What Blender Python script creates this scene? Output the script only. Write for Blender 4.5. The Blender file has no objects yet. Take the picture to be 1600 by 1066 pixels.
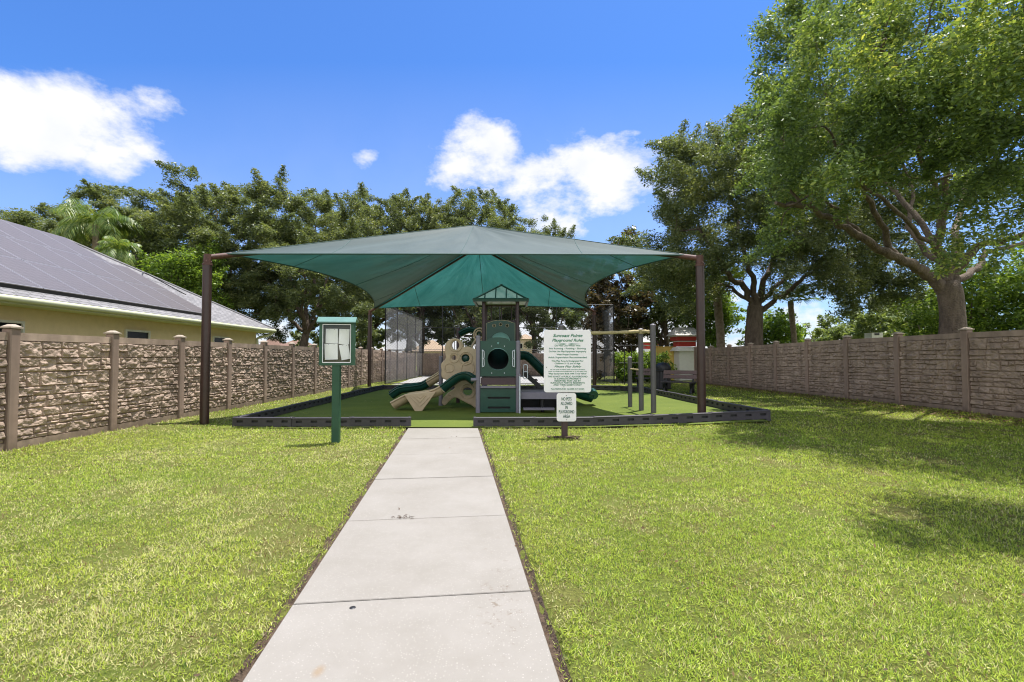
import bpy, math, random
import numpy as np
from mathutils import Vector, Matrix, noise as mnoise
R = math.radians
C = bpy.context.scene.collection
rnd = random.Random(7)
RG = np.random.default_rng(11)

# ------------------------------------------------------------------ camera
F = 757.0; EYE = 1.53; PITCH = R(1.85)
def at(px, py, Y):
    dx = (px - 800) / F; dy = (533 - py) / F
    d = Vector((dx, math.cos(PITCH) - dy * math.sin(PITCH), math.sin(PITCH) + dy * math.cos(PITCH)))
    d = d * (Y / d.y)
    return Vector((d.x, d.y, EYE + d.z))
cam_d = bpy.data.cameras.new('camera'); cam = bpy.data.objects.new('camera', cam_d); C.objects.link(cam)
cam.location = (0, 0, EYE); cam.rotation_euler = (R(90) + PITCH, 0, 0)
cam_d.sensor_width = 36; cam_d.lens = 36 * F / 1600; cam_d.clip_start = 0.05; cam_d.clip_end = 3000
bpy.context.scene.camera = cam

# ------------------------------------------------------------------ noise
def vnoise(x, y, s, seed=0):
    g = np.random.default_rng(seed + 1000).random((64, 64))
    u = np.asarray(x) / s + 1000.37; v = np.asarray(y) / s + 1000.71
    i = np.floor(u).astype(int); j = np.floor(v).astype(int)
    fu = u - i; fv = v - j; fu = fu * fu * (3 - 2 * fu); fv = fv * fv * (3 - 2 * fv)
    a = g[i % 64, j % 64]; b = g[(i + 1) % 64, j % 64]; c = g[i % 64, (j + 1) % 64]; d = g[(i + 1) % 64, (j + 1) % 64]
    return (a * (1 - fu) + b * fu) * (1 - fv) + (c * (1 - fu) + d * fu) * fv
def fbm(x, y, s, seed=0, o=4):
    t = 0; a = 0.5; n = 0
    for k in range(o):
        t = t + a * vnoise(x, y, s / 2 ** k, seed + k); n += a; a *= 0.5
    return t / n
def sstep(a, b, x):
    t = np.clip((np.asarray(x, float) - a) / (b - a), 0, 1); return t * t * (3 - 2 * t)
def g_h(x, y):
    x = np.asarray(x, float); y = np.asarray(y, float)
    left = 0.10 * sstep(-6.3, -7.6, x)
    right = np.clip((x - 1.5) / 8.8, 0, 1.0) * (0.27 - 0.11 * sstep(11, 26, y))
    far = 1 - sstep(28, 34, y)
    return (left + right) * far + 0.02 * (fbm(x, y, 2.0, 3) - 0.5)
def gz(x, y): return float(g_h(x, y))

# ------------------------------------------------------------------ materials
def newmat(name):
    m = bpy.data.materials.new(name); m.use_nodes = True
    nt = m.node_tree; nt.nodes.clear()
    out = nt.nodes.new('ShaderNodeOutputMaterial')
    return m, nt, out
def N(nt, t, **kw):
    n = nt.nodes.new(t)
    for k, v in kw.items():
        if k.startswith('i_'):
            n.inputs[k[2:].replace('_', ' ')].default_value = v
        else: setattr(n, k, v)
    return n
def mat(name, col, rough=0.6, var=0.12, scale=6.0, bump=0.15, bscale=60.0, metal=0.0, spec=0.5, col2=None, bdist=0.004, stretch=None):
    m, nt, out = newmat(name); L = nt.links.new
    p = N(nt, 'ShaderNodeBsdfPrincipled'); p.inputs['Roughness'].default_value = rough; p.inputs['Metallic'].default_value = metal
    p.inputs['Specular IOR Level'].default_value = spec
    tc = N(nt, 'ShaderNodeTexCoord')
    vec = tc.outputs['Object']
    if stretch:
        mp = N(nt, 'ShaderNodeMapping'); mp.inputs['Scale'].default_value = stretch; L(vec, mp.inputs['Vector']); vec = mp.outputs['Vector']
    n1 = N(nt, 'ShaderNodeTexNoise', i_Scale=scale, i_Detail=6.0, i_Roughness=0.65); L(vec, n1.inputs['Vector'])
    cr = N(nt, 'ShaderNodeValToRGB'); cr.color_ramp.elements[0].position = 0.3; cr.color_ramp.elements[1].position = 0.7
    c2 = col2 if col2 else tuple(c * (1 + var) for c in col)
    c1 = col if col2 else tuple(c * (1 - var) for c in col)
    cr.color_ramp.elements[0].color = (*c1, 1); cr.color_ramp.elements[1].color = (*c2, 1)
    L(n1.outputs['Fac'], cr.inputs['Fac']); L(cr.outputs['Color'], p.inputs['Base Color'])
    if bump:
        n2 = N(nt, 'ShaderNodeTexNoise', i_Scale=bscale, i_Detail=4.0); L(tc.outputs['Object'], n2.inputs['Vector'])
        b = N(nt, 'ShaderNodeBump', i_Strength=bump, i_Distance=bdist); L(n2.outputs['Fac'], b.inputs['Height']); L(b.outputs['Normal'], p.inputs['Normal'])
    L(p.outputs['BSDF'], out.inputs['Surface'])
    return m
def leafmat(name, cols, trans=0.38, rough=0.46, tint=(1.35, 1.3, 0.55)):
    m, nt, out = newmat(name); L = nt.links.new
    geo = N(nt, 'ShaderNodeNewGeometry'); tc = N(nt, 'ShaderNodeTexCoord')
    nz = N(nt, 'ShaderNodeTexNoise', i_Scale=0.45, i_Detail=2.0); L(tc.outputs['Object'], nz.inputs['Vector'])
    ma = N(nt, 'ShaderNodeMath', operation='MULTIPLY_ADD'); ma.inputs[1].default_value = 0.62; L(geo.outputs['Random Per Island'], ma.inputs[0])
    mb = N(nt, 'ShaderNodeMath', operation='MULTIPLY_ADD'); mb.inputs[1].default_value = 0.9; mb.inputs[2].default_value = -0.27
    L(nz.outputs['Fac'], mb.inputs[0]); L(mb.outputs[0], ma.inputs[2])
    cr = N(nt, 'ShaderNodeValToRGB'); e = cr.color_ramp.elements
    while len(e) < len(cols): e.new(0.5)
    for i, (ps, c) in enumerate(cols): e[i].position = ps; e[i].color = (*c, 1)
    L(ma.outputs[0], cr.inputs['Fac'])
    p = N(nt, 'ShaderNodeBsdfPrincipled'); p.inputs['Roughness'].default_value = rough; p.inputs['Specular IOR Level'].default_value = 0.4
    L(cr.outputs['Color'], p.inputs['Base Color'])
    mx = N(nt, 'ShaderNodeMix', data_type='RGBA', blend_type='MULTIPLY'); mx.inputs[0].default_value = 1; mx.inputs[7].default_value = (*tint, 1)
    L(cr.outputs['Color'], mx.inputs[6])
    t = N(nt, 'ShaderNodeBsdfTranslucent'); L(mx.outputs[2], t.inputs['Color'])
    ms = N(nt, 'ShaderNodeMixShader'); ms.inputs[0].default_value = trans; L(p.outputs[0], ms.inputs[1]); L(t.outputs[0], ms.inputs[2])
    L(ms.outputs[0], out.inputs['Surface'])
    return m

M = {}
M['oak'] = leafmat('oak_leaf', [(0.05, (0.055, 0.076, 0.037)), (0.4, (0.120, 0.156, 0.073)), (0.75, (0.187, 0.221, 0.095)), (1.0, (0.362, 0.367, 0.145))])
M['oak_near'] = leafmat('near_oak_leaf', [(0.05, (0.060, 0.101, 0.041)), (0.4, (0.132, 0.200, 0.073)), (0.7, (0.227, 0.313, 0.092)), (0.93, (0.505, 0.531, 0.148))])
M['magnolia'] = leafmat('magnolia_leaf', [(0.1, (0.038, 0.040, 0.018)), (0.5, (0.088, 0.073, 0.038)), (0.95, (0.189, 0.120, 0.063))], 0.25, 0.35)
M['lime'] = leafmat('bright_leaf', [(0.1, (0.065, 0.119, 0.027)), (0.5, (0.141, 0.228, 0.041)), (0.95, (0.326, 0.433, 0.081))], 0.5)
M['pale'] = leafmat('pale_leaf', [(0.1, (0.091, 0.130, 0.046)), (0.5, (0.169, 0.221, 0.078)), (0.95, (0.312, 0.364, 0.130))], 0.4)
M['palm'] = leafmat('palm_leaf', [(0.1, (0.065, 0.117, 0.026)), (0.5, (0.130, 0.208, 0.052)), (0.95, (0.325, 0.351, 0.104))], 0.4, 0.4)
M['bark'] = mat('oak_bark', (0.06, 0.043, 0.033), 0.9, scale=5, bump=0.9, bscale=22, col2=(0.19, 0.145, 0.11), bdist=0.05, stretch=(1, 1, .4))
M['palmbark'] = mat('palm_bark', (0.14, 0.10, 0.07), 0.9, bump=0.9, bscale=12, bdist=0.04, col2=(0.3, 0.24, 0.18))
M['fence'] = mat('fence_plastic', (0.265, 0.190, 0.144), 0.72, bump=0.5, bscale=70, col2=(0.40, 0.302, 0.232), scale=2.2)
M['fencepost'] = mat('fence_post_plastic', (0.27, 0.188, 0.145), 0.65, bump=0.2, bscale=90, col2=(0.33, 0.238, 0.187), scale=3)
M['fencecap'] = mat('fence_cap_plastic', (0.34, 0.28, 0.215), 0.6, bump=0.1)
M['concrete'] = None
M['steel_brown'] = mat('brown_painted_steel', (0.045, 0.023, 0.019), 0.35, var=0.2, bump=0.1, bscale=40)
M['rust'] = mat('rusty_brown_steel', (0.085, 0.034, 0.024), 0.6, var=0.4, scale=20, bump=0.3)
M['black_plastic'] = mat('black_border_plastic', (0.038, 0.033, 0.042), 0.5, bump=0.25, bscale=80, col2=(0.062, 0.055, 0.068), scale=3)
M['lavender'] = mat('grey_play_post', (0.20, 0.185, 0.225), 0.4, var=0.08, bump=0.05)
M['maroon'] = mat('maroon_play_metal', (0.065, 0.035, 0.042), 0.4, var=0.12, bump=0.05)
M['playgreen'] = mat('green_play_plastic', (0.013, 0.062, 0.042), 0.38, var=0.12, bump=0.04)
M['playteal'] = mat('teal_slide_plastic', (0.008, 0.052, 0.042), 0.25, var=0.12, bump=0.03)
M['tan'] = mat('tan_play_plastic', (0.50, 0.385, 0.25), 0.45, var=0.1, bump=0.06)
M['pane'] = mat('pale_roof_pane', (0.66, 0.78, 0.72), 0.3, var=0.1, bump=0)
M['whitecoat'] = mat('white_coated_grip', (0.6, 0.64, 0.68), 0.35, var=0.05, bump=0)
M['black'] = mat('black_parts_and_shade', (0.012, 0.012, 0.013), 0.5, bump=0.1)  # black parts, and painted shade in tunnel, slots, pockets and gaps
M['kiosk'] = mat('kiosk_green_plastic', (0.022, 0.078, 0.042), 0.45, var=0.15, bump=0.08)
M['paper'] = mat('notice_paper', (0.78, 0.79, 0.76), 0.7, var=0.03, bump=0.1, bscale=10)
M['cork'] = mat('dark_backing', (0.10, 0.09, 0.06), 0.8)
M['signwhite'] = mat('sign_white', (0.88, 0.85, 0.88), 0.45, var=0.03, bump=0.03)
M['signgreen'] = mat('sign_green_ink', (0.02, 0.20, 0.10), 0.5, var=0.0, bump=0)
M['signink'] = mat('sign_dark_ink', (0.03, 0.12, 0.09), 0.5, var=0.0, bump=0)
M['greypost'] = mat('grey_exercise_post', (0.115, 0.108, 0.112), 0.4, var=0.12, bump=0.08)
M['rope'] = mat('weathered_tan_beam', (0.42, 0.35, 0.19), 0.8, var=0.25, scale=25, bump=0.5, bscale=60)
M['benchplank'] = mat('brown_bench_plank', (0.13, 0.075, 0.07), 0.5, var=0.2, stretch=(1, 8, 1))
M['blackcoat'] = mat('black_coated_wire', (0.02, 0.02, 0.022), 0.5, var=0.1, bump=0)
M['galv'] = mat('grey_wire', (0.14, 0.14, 0.145), 0.5, metal=0.3, bump=0)
M['stucco'] = mat('yellow_stucco', (0.62, 0.49, 0.27), 0.9, var=0.06, bump=0.3, bscale=120)
M['whitestucco'] = mat('white_stucco', (0.78, 0.76, 0.70), 0.8, var=0.04, bump=0.15)
M['redpaint'] = mat('red_paint', (0.45, 0.03, 0.02), 0.6, var=0.1)
M['fascia'] = mat('cream_fascia', (0.52, 0.54, 0.36), 0.5, var=0.05, bump=0.04)
M['glass'] = mat('dark_window_glass', (0.012, 0.013, 0.013), 0.15, var=0.1, bump=0, spec=0.15)
M['window'] = mat('cream_window_frame', (0.55, 0.53, 0.42), 0.5, bump=0)
M['beige'] = mat('beige_far_wall', (0.5, 0.40, 0.28), 0.9, var=0.05)
M['browntile'] = mat('brown_roof_tile', (0.20, 0.12, 0.09), 0.9, var=0.25, scale=12)
M['tanroof'] = mat('tan_roof_shingle', (0.30, 0.22, 0.15), 0.9, var=0.2, scale=10)
M['soil'] = mat('dark_soil', (0.035, 0.022, 0.014), 1.0, scale=30, bump=1.0, bscale=70, col2=(0.12, 0.08, 0.05), bdist=0.02)
M['court'] = mat('pale_court', (0.27, 0.265, 0.26), 0.9, var=0.06, bump=0.1)
M['bolt'] = mat('white_bolt', (0.7, 0.7, 0.7), 0.4, bump=0)

def weather(m, z0=.28, dark=(.10, .07, .05), amt=.6, vary=.16):
    # per-piece tone, rain streaks and soil splash near the ground
    nt = m.node_tree; L = nt.links.new; p = [n for n in nt.nodes if n.type == 'BSDF_PRINCIPLED'][0]; src = p.inputs['Base Color'].links[0].from_socket
    oi = N(nt, 'ShaderNodeObjectInfo'); mr = N(nt, 'ShaderNodeMapRange', i_To_Min=1 - vary, i_To_Max=1 + vary * .6); L(oi.outputs['Random'], mr.inputs['Value'])
    tc = N(nt, 'ShaderNodeTexCoord'); mp = N(nt, 'ShaderNodeMapping'); mp.inputs['Scale'].default_value = (7, 7, .7); L(tc.outputs['Object'], mp.inputs['Vector'])
    nz = N(nt, 'ShaderNodeTexNoise', i_Scale=1.0, i_Detail=5.0); L(mp.outputs[0], nz.inputs['Vector']); m2 = N(nt, 'ShaderNodeMapRange', i_From_Min=.35, i_From_Max=.7, i_To_Min=.78, i_To_Max=1.08); L(nz.outputs['Fac'], m2.inputs['Value'])
    mm = N(nt, 'ShaderNodeMath', operation='MULTIPLY'); L(mr.outputs[0], mm.inputs[0]); L(m2.outputs[0], mm.inputs[1])
    vm = N(nt, 'ShaderNodeVectorMath', operation='SCALE'); L(src, vm.inputs[0]); L(mm.outputs[0], vm.inputs['Scale'])
    sp_ = N(nt, 'ShaderNodeSeparateXYZ'); L(tc.outputs['Object'], sp_.inputs[0]); n3 = N(nt, 'ShaderNodeTexNoise', i_Scale=9.0, i_Detail=5.0); L(tc.outputs['Object'], n3.inputs['Vector'])
    ad = N(nt, 'ShaderNodeMath', operation='MULTIPLY_ADD'); ad.inputs[1].default_value = -.5; L(n3.outputs['Fac'], ad.inputs[0]); L(sp_.outputs[2], ad.inputs[2])
    m4 = N(nt, 'ShaderNodeMapRange', i_From_Min=-.22, i_From_Max=z0 - .25, i_To_Min=amt, i_To_Max=0.0); L(ad.outputs[0], m4.inputs['Value'])
    mx = N(nt, 'ShaderNodeMix', data_type='RGBA'); L(m4.outputs[0], mx.inputs[0]); L(vm.outputs[0], mx.inputs[6]); mx.inputs[7].default_value = (*dark, 1); L(mx.outputs[2], p.inputs['Base Color'])
weather(M['fence']); weather(M['fencepost'])
# shingles
def brickmat(name, c1, c2, mortar, sx, sy, rough=0.9):
    m, nt, out = newmat(name); L = nt.links.new
    uv = N(nt, 'ShaderNodeUVMap'); br = N(nt, 'ShaderNodeTexBrick')
    br.inputs['Color1'].default_value = (*c1, 1); br.inputs['Color2'].default_value = (*c2, 1); br.inputs['Mortar'].default_value = (*mortar, 1)
    br.inputs['Scale'].default_value = 1.0; br.inputs['Brick Width'].default_value = sx; br.inputs['Row Height'].default_value = sy; br.inputs['Mortar Size'].default_value = 0.012
    L(uv.outputs[0], br.inputs['Vector'])
    p = N(nt, 'ShaderNodeBsdfPrincipled'); p.inputs['Roughness'].default_value = rough
    nz = N(nt, 'ShaderNodeTexNoise', i_Scale=60.0, i_Detail=3.0); L(uv.outputs[0], nz.inputs['Vector'])
    mx = N(nt, 'ShaderNodeMix', data_type='RGBA', blend_type='OVERLAY'); mx.inputs[0].default_value = 0.6
    L(br.outputs['Color'], mx.inputs[6]); L(nz.outputs['Fac'], mx.inputs[7]); L(mx.outputs[2], p.inputs['Base Color'])
    b = N(nt, 'ShaderNodeBump', i_Strength=0.5, i_Distance=0.01); L(br.outputs['Fac'], b.inputs['Height']); b.invert = True; L(b.outputs[0], p.inputs['Normal'])
    L(p.outputs[0], out.inputs['Surface']); return m
M['shingle'] = brickmat('grey_shingles', (0.16, 0.155, 0.16), (0.24, 0.23, 0.235), (0.08, 0.08, 0.08), 0.3, 0.14)
M['whiteshingle'] = brickmat('pale_shingles', (0.5, 0.49, 0.46), (0.66, 0.64, 0.6), (0.3, 0.28, 0.25), 0.3, 0.14)

def solar_mat():
    m, nt, out = newmat('solar_cells'); L = nt.links.new
    uv = N(nt, 'ShaderNodeUVMap'); br = N(nt, 'ShaderNodeTexBrick'); br.offset = 0
    br.inputs['Color1'].default_value = (0.09, 0.075, 0.07, 1); br.inputs['Color2'].default_value = (0.10, 0.083, 0.078, 1); br.inputs['Mortar'].default_value = (0.16, 0.14, 0.14, 1)
    br.inputs['Scale'].default_value = 1.0; br.inputs['Brick Width'].default_value = 0.165; br.inputs['Row Height'].default_value = 0.165; br.inputs['Mortar Size'].default_value = 0.006
    L(uv.outputs[0], br.inputs['Vector'])
    p = N(nt, 'ShaderNodeBsdfPrincipled'); p.inputs['Roughness'].default_value = 0.5; p.inputs['Specular IOR Level'].default_value = 0.5
    p.inputs['Coat Weight'].default_value = 0.15; p.inputs['Coat Roughness'].default_value = 0.3
    L(br.outputs['Color'], p.inputs['Base Color']); L(p.outputs[0], out.inputs['Surface']); return m
M['solar'] = solar_mat()
M['yellowpaint'] = mat('yellow_painted_wall', (0.80, 0.56, 0.15), 0.9, var=0.06)
M['alu'] = mat('aluminium_frame', (0.36, 0.34, 0.34), 0.4, metal=0.6, bump=0)

def concrete_mat():
    m, nt, out = newmat('broomed_concrete'); L = nt.links.new
    tc = N(nt, 'ShaderNodeTexCoord'); p = N(nt, 'ShaderNodeBsdfPrincipled'); p.inputs['Roughness'].default_value = 0.85
    n1 = N(nt, 'ShaderNodeTexNoise', i_Scale=1.3, i_Detail=8.0, i_Roughness=0.7); L(tc.outputs['Object'], n1.inputs['Vector'])
    cr = N(nt, 'ShaderNodeValToRGB'); cr.color_ramp.elements[0].position = 0.3; cr.color_ramp.elements[1].position = 0.72
    cr.color_ramp.elements[0].color = (0.20, 0.184, 0.16, 1); cr.color_ramp.elements[1].color = (0.25, 0.233, 0.211, 1); L(n1.outputs['Fac'], cr.inputs['Fac'])
    # pale aggregate specks
    vo = N(nt, 'ShaderNodeTexVoronoi', i_Scale=75.0); L(tc.outputs['Object'], vo.inputs['Vector'])
    st = N(nt, 'ShaderNodeMapRange', i_From_Min=0.12, i_From_Max=0.3, i_To_Min=1.0, i_To_Max=0.0); L(vo.outputs['Distance'], st.inputs['Value'])
    vc = N(nt, 'ShaderNodeSeparateColor'); L(vo.outputs['Color'], vc.inputs[0])
    gt = N(nt, 'ShaderNodeMath', operation='GREATER_THAN'); gt.inputs[1].default_value = 0.62; L(vc.outputs[0], gt.inputs[0])
    ml = N(nt, 'ShaderNodeMath', operation='MULTIPLY'); L(st.outputs[0], ml.inputs[0]); L(gt.outputs[0], ml.inputs[1])
    m1 = N(nt, 'ShaderNodeMix', data_type='RGBA'); L(ml.outputs[0], m1.inputs[0]); L(cr.outputs['Color'], m1.inputs[6]); m1.inputs[7].default_value = (0.36, 0.337, 0.305, 1)
    # dark specks and stains
    n3 = N(nt, 'ShaderNodeTexNoise', i_Scale=34.0, i_Detail=5.0, i_Roughness=0.8); L(tc.outputs['Object'], n3.inputs['Vector'])
    s3 = N(nt, 'ShaderNodeMapRange', i_From_Min=0.61, i_From_Max=0.72, i_To_Min=0.0, i_To_Max=0.8); L(n3.outputs['Fac'], s3.inputs['Value'])
    n4 = N(nt, 'ShaderNodeTexNoise', i_Scale=2.2, i_Detail=3.0); L(tc.outputs['Object'], n4.inputs['Vector'])
    s4 = N(nt, 'ShaderNodeMapRange', i_From_Min=0.47, i_From_Max=0.66, i_To_Min=0.08, i_To_Max=1.0); L(n4.outputs['Fac'], s4.inputs['Value'])
    mm = N(nt, 'ShaderNodeMath', operation='MULTIPLY'); L(s3.outputs[0], mm.inputs[0]); L(s4.outputs[0], mm.inputs[1])
    m2 = N(nt, 'ShaderNodeMix', data_type='RGBA'); L(mm.outputs[0], m2.inputs[0]); L(m1.outputs[2], m2.inputs[6]); m2.inputs[7].default_value = (0.17, 0.14, 0.11, 1)
    # old muddy scuffs along the right edge of the nearer slabs and a rust stain at the near left
    last = m2.outputs[2]
    for (cx, cy, rx, ry, sc_, thr, cl) in ((-.06, 3.1, .22, .75, 26.0, .56, (.13, .10, .07)), (-.22, 4.1, .2, .5, 22.0, .6, (.16, .13, .09)), (-.93, 2.38, .035, .06, 8.0, .3, (.22, .16, .10)), (-1.2, 6.9, .12, .12, 30.0, .55, (.15, .12, .09)), (-.95, 7.0, .2, .1, 14.0, .56, (.19, .17, .14)), (-1.55, 3.6, .12, .7, 20.0, .62, (.16, .13, .10))):
        mp = N(nt, 'ShaderNodeMapping'); mp.inputs['Location'].default_value = (-cx / rx, -cy / ry, 0); mp.inputs['Scale'].default_value = (1 / rx, 1 / ry, 0); L(tc.outputs['Object'], mp.inputs['Vector'])
        ln = N(nt, 'ShaderNodeVectorMath', operation='LENGTH'); L(mp.outputs[0], ln.inputs[0]); fa = N(nt, 'ShaderNodeMapRange', i_From_Min=.3, i_From_Max=1.0, i_To_Min=1.0, i_To_Max=0.0); L(ln.outputs['Value'], fa.inputs['Value'])
        nn = N(nt, 'ShaderNodeTexNoise', i_Scale=sc_, i_Detail=5.0, i_Roughness=.7); L(tc.outputs['Object'], nn.inputs['Vector']); fb = N(nt, 'ShaderNodeMapRange', i_From_Min=thr, i_From_Max=thr + .12, i_To_Min=0.0, i_To_Max=.75); L(nn.outputs['Fac'], fb.inputs['Value'])
        mu = N(nt, 'ShaderNodeMath', operation='MULTIPLY'); L(fa.outputs[0], mu.inputs[0]); L(fb.outputs[0], mu.inputs[1])
        mz = N(nt, 'ShaderNodeMix', data_type='RGBA'); L(mu.outputs[0], mz.inputs[0]); L(last, mz.inputs[6]); mz.inputs[7].default_value = (*cl, 1); last = mz.outputs[2]
    L(last, p.inputs['Base Color'])
    nb = N(nt, 'ShaderNodeTexNoise', i_Scale=140.0, i_Detail=3.0); L(tc.outputs['Object'], nb.inputs['Vector'])
    b = N(nt, 'ShaderNodeBump', i_Strength=0.5, i_Distance=0.003); L(nb.outputs['Fac'], b.inputs['Height']); L(b.outputs[0], p.inputs['Normal'])
    L(p.outputs[0], out.inputs['Surface']); return m
M['concrete'] = concrete_mat()

def lawn_mat():
    m, nt, out = newmat('lawn_soil_and_thatch'); L = nt.links.new
    tc = N(nt, 'ShaderNodeTexCoord'); p = N(nt, 'ShaderNodeBsdfPrincipled'); p.inputs['Roughness'].default_value = 0.95; p.inputs['Specular IOR Level'].default_value = 0.1
    n1 = N(nt, 'ShaderNodeTexNoise', i_Scale=0.9, i_Detail=6.0, i_Roughness=0.7); L(tc.outputs['Object'], n1.inputs['Vector'])
    n2 = N(nt, 'ShaderNodeTexNoise', i_Scale=45.0, i_Detail=5.0, i_Roughness=0.8); L(tc.outputs['Object'], n2.inputs['Vector'])
    c1 = N(nt, 'ShaderNodeValToRGB'); e = c1.color_ramp.elements; e[0].position = 0.3; e[1].position = 0.7
    e[0].color = (0.13, 0.18, 0.03, 1); e[1].color = (0.17, 0.165, 0.05, 1); L(n1.outputs['Fac'], c1.inputs['Fac'])
    c2 = N(nt, 'ShaderNodeValToRGB'); e = c2.color_ramp.elements; e[0].position = 0.35; e[1].position = 0.62
    e[0].color = (0.22, 0.2, 0.18, 1); e[1].color = (1, 1, 1, 1); L(n2.outputs['Fac'], c2.inputs['Fac'])
    mx = N(nt, 'ShaderNodeMix', data_type='RGBA', blend_type='MULTIPLY'); mx.inputs[0].default_value = 0.75; L(c1.outputs[0], mx.inputs[6]); L(c2.outputs[0], mx.inputs[7])
    L(mx.outputs[2], p.inputs['Base Color'])
    b = N(nt, 'ShaderNodeBump', i_Strength=0.8, i_Distance=0.02); L(n2.outputs['Fac'], b.inputs['Height']); L(b.outputs[0], p.inputs['Normal'])
    L(p.outputs[0], out.inputs['Surface']); return m
M['lawn'] = lawn_mat()

def grass_mat():
    m, nt, out = newmat('grass_blade'); L = nt.links.new
    a = N(nt, 'ShaderNodeAttribute', attribute_name='col'); p = N(nt, 'ShaderNodeBsdfPrincipled'); p.inputs['Roughness'].default_value = 0.5; p.inputs['Specular IOR Level'].default_value = 0.3
    t = N(nt, 'ShaderNodeBsdfTranslucent'); ms = N(nt, 'ShaderNodeMixShader'); ms.inputs[0].default_value = 0.42
    L(a.outputs['Color'], p.inputs['Base Color']); L(a.outputs['Color'], t.inputs['Color']); L(p.outputs[0], ms.inputs[1]); L(t.outputs[0], ms.inputs[2]); L(ms.outputs[0], out.inputs['Surface'])
    return m
M['grass'] = grass_mat()

def turf_mat():
    m, nt, out = newmat('artificial_turf'); L = nt.links.new
    tc = N(nt, 'ShaderNodeTexCoord'); p = N(nt, 'ShaderNodeBsdfPrincipled'); p.inputs['Roughness'].default_value = 0.8; p.inputs['Specular IOR Level'].default_value = 0.2
    n1 = N(nt, 'ShaderNodeTexNoise', i_Scale=1.1, i_Detail=5.0); L(tc.outputs['Object'], n1.inputs['Vector'])
    n2 = N(nt, 'ShaderNodeTexNoise', i_Scale=130.0, i_Detail=3.0, i_Roughness=0.8); L(tc.outputs['Object'], n2.inputs['Vector'])
    ad = N(nt, 'ShaderNodeMath', operation='MULTIPLY_ADD'); ad.inputs[1].default_value = 0.7; L(n2.outputs['Fac'], ad.inputs[0])
    md = N(nt, 'ShaderNodeMath', operation='MULTIPLY'); md.inputs[1].default_value = 0.3; L(n1.outputs['Fac'], md.inputs[0]); L(md.outputs[0], ad.inputs[2])
    c = N(nt, 'ShaderNodeValToRGB'); e = c.color_ramp.elements; e[0].position = 0.3; e[1].position = 0.7
    e[0].color = (0.055, 0.092, 0.012, 1); e[1].color = (0.15, 0.182, 0.03, 1); L(ad.outputs[0], c.inputs['Fac']); L(c.outputs[0], p.inputs['Base Color'])
    b = N(nt, 'ShaderNodeBump', i_Strength=0.8, i_Distance=0.012); L(n2.outputs['Fac'], b.inputs['Height']); L(b.outputs[0], p.inputs['Normal'])
    L(p.outputs[0], out.inputs['Surface']); return m
M['turf'] = turf_mat()

def fabric_mat():
    m, nt, out = newmat('green_shade_cloth'); L = nt.links.new
    uv = N(nt, 'ShaderNodeUVMap')
    mp = N(nt, 'ShaderNodeMapping'); mp.inputs['Scale'].default_value = (9, 1.0, 1); L(uv.outputs[0], mp.inputs['Vector'])
    n = N(nt, 'ShaderNodeTexNoise', i_Scale=1.0, i_Detail=8.0, i_Roughness=0.7, i_Distortion=0.6); L(mp.outputs[0], n.inputs['Vector'])
    cr = N(nt, 'ShaderNodeValToRGB'); e = cr.color_ramp.elements; e[0].position = 0.3; e[1].position = 0.75
    e[0].color = (0.024, 0.049, 0.045, 1); e[1].color = (0.058, 0.084, 0.078, 1); L(n.outputs['Fac'], cr.inputs['Fac'])
    p = N(nt, 'ShaderNodeBsdfPrincipled'); p.inputs['Roughness'].default_value = 0.62; p.inputs['Specular IOR Level'].default_value = 0.45
    p.inputs['Sheen Weight'].default_value = 0.15; p.inputs['Sheen Roughness'].default_value = 0.4
    L(cr.outputs[0], p.inputs['Base Color'])
    t = N(nt, 'ShaderNodeBsdfTranslucent')
    c2 = N(nt, 'ShaderNodeValToRGB'); e = c2.color_ramp.elements; e[0].position = 0.35; e[1].position = 0.72
    e[0].color = (0.012, 0.075, 0.066, 1); e[1].color = (0.03, 0.13, 0.115, 1); L(n.outputs['Fac'], c2.inputs['Fac']); L(c2.outputs[0], t.inputs['Color'])
    ms = N(nt, 'ShaderNodeMixShader'); lw = N(nt, 'ShaderNodeLayerWeight'); lw.inputs['Blend'].default_value = 0.5
    wv = N(nt, 'ShaderNodeMapRange', i_From_Min=0.35, i_From_Max=0.86, i_To_Min=0.60, i_To_Max=0.05); L(lw.outputs['Facing'], wv.inputs['Value']); L(wv.outputs[0], ms.inputs[0])   # a knitted cloth lets less light through at a slant
    L(p.outputs[0], ms.inputs[1]); L(t.outputs[0], ms.inputs[2])
    tr = N(nt, 'ShaderNodeBsdfTransparent'); m2 = N(nt, 'ShaderNodeMixShader'); m2.inputs[0].default_value = 0.03; L(ms.outputs[0], m2.inputs[1]); L(tr.outputs[0], m2.inputs[2])
    L(m2.outputs[0], out.inputs['Surface']); return m
M['fabric'] = fabric_mat()

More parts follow.
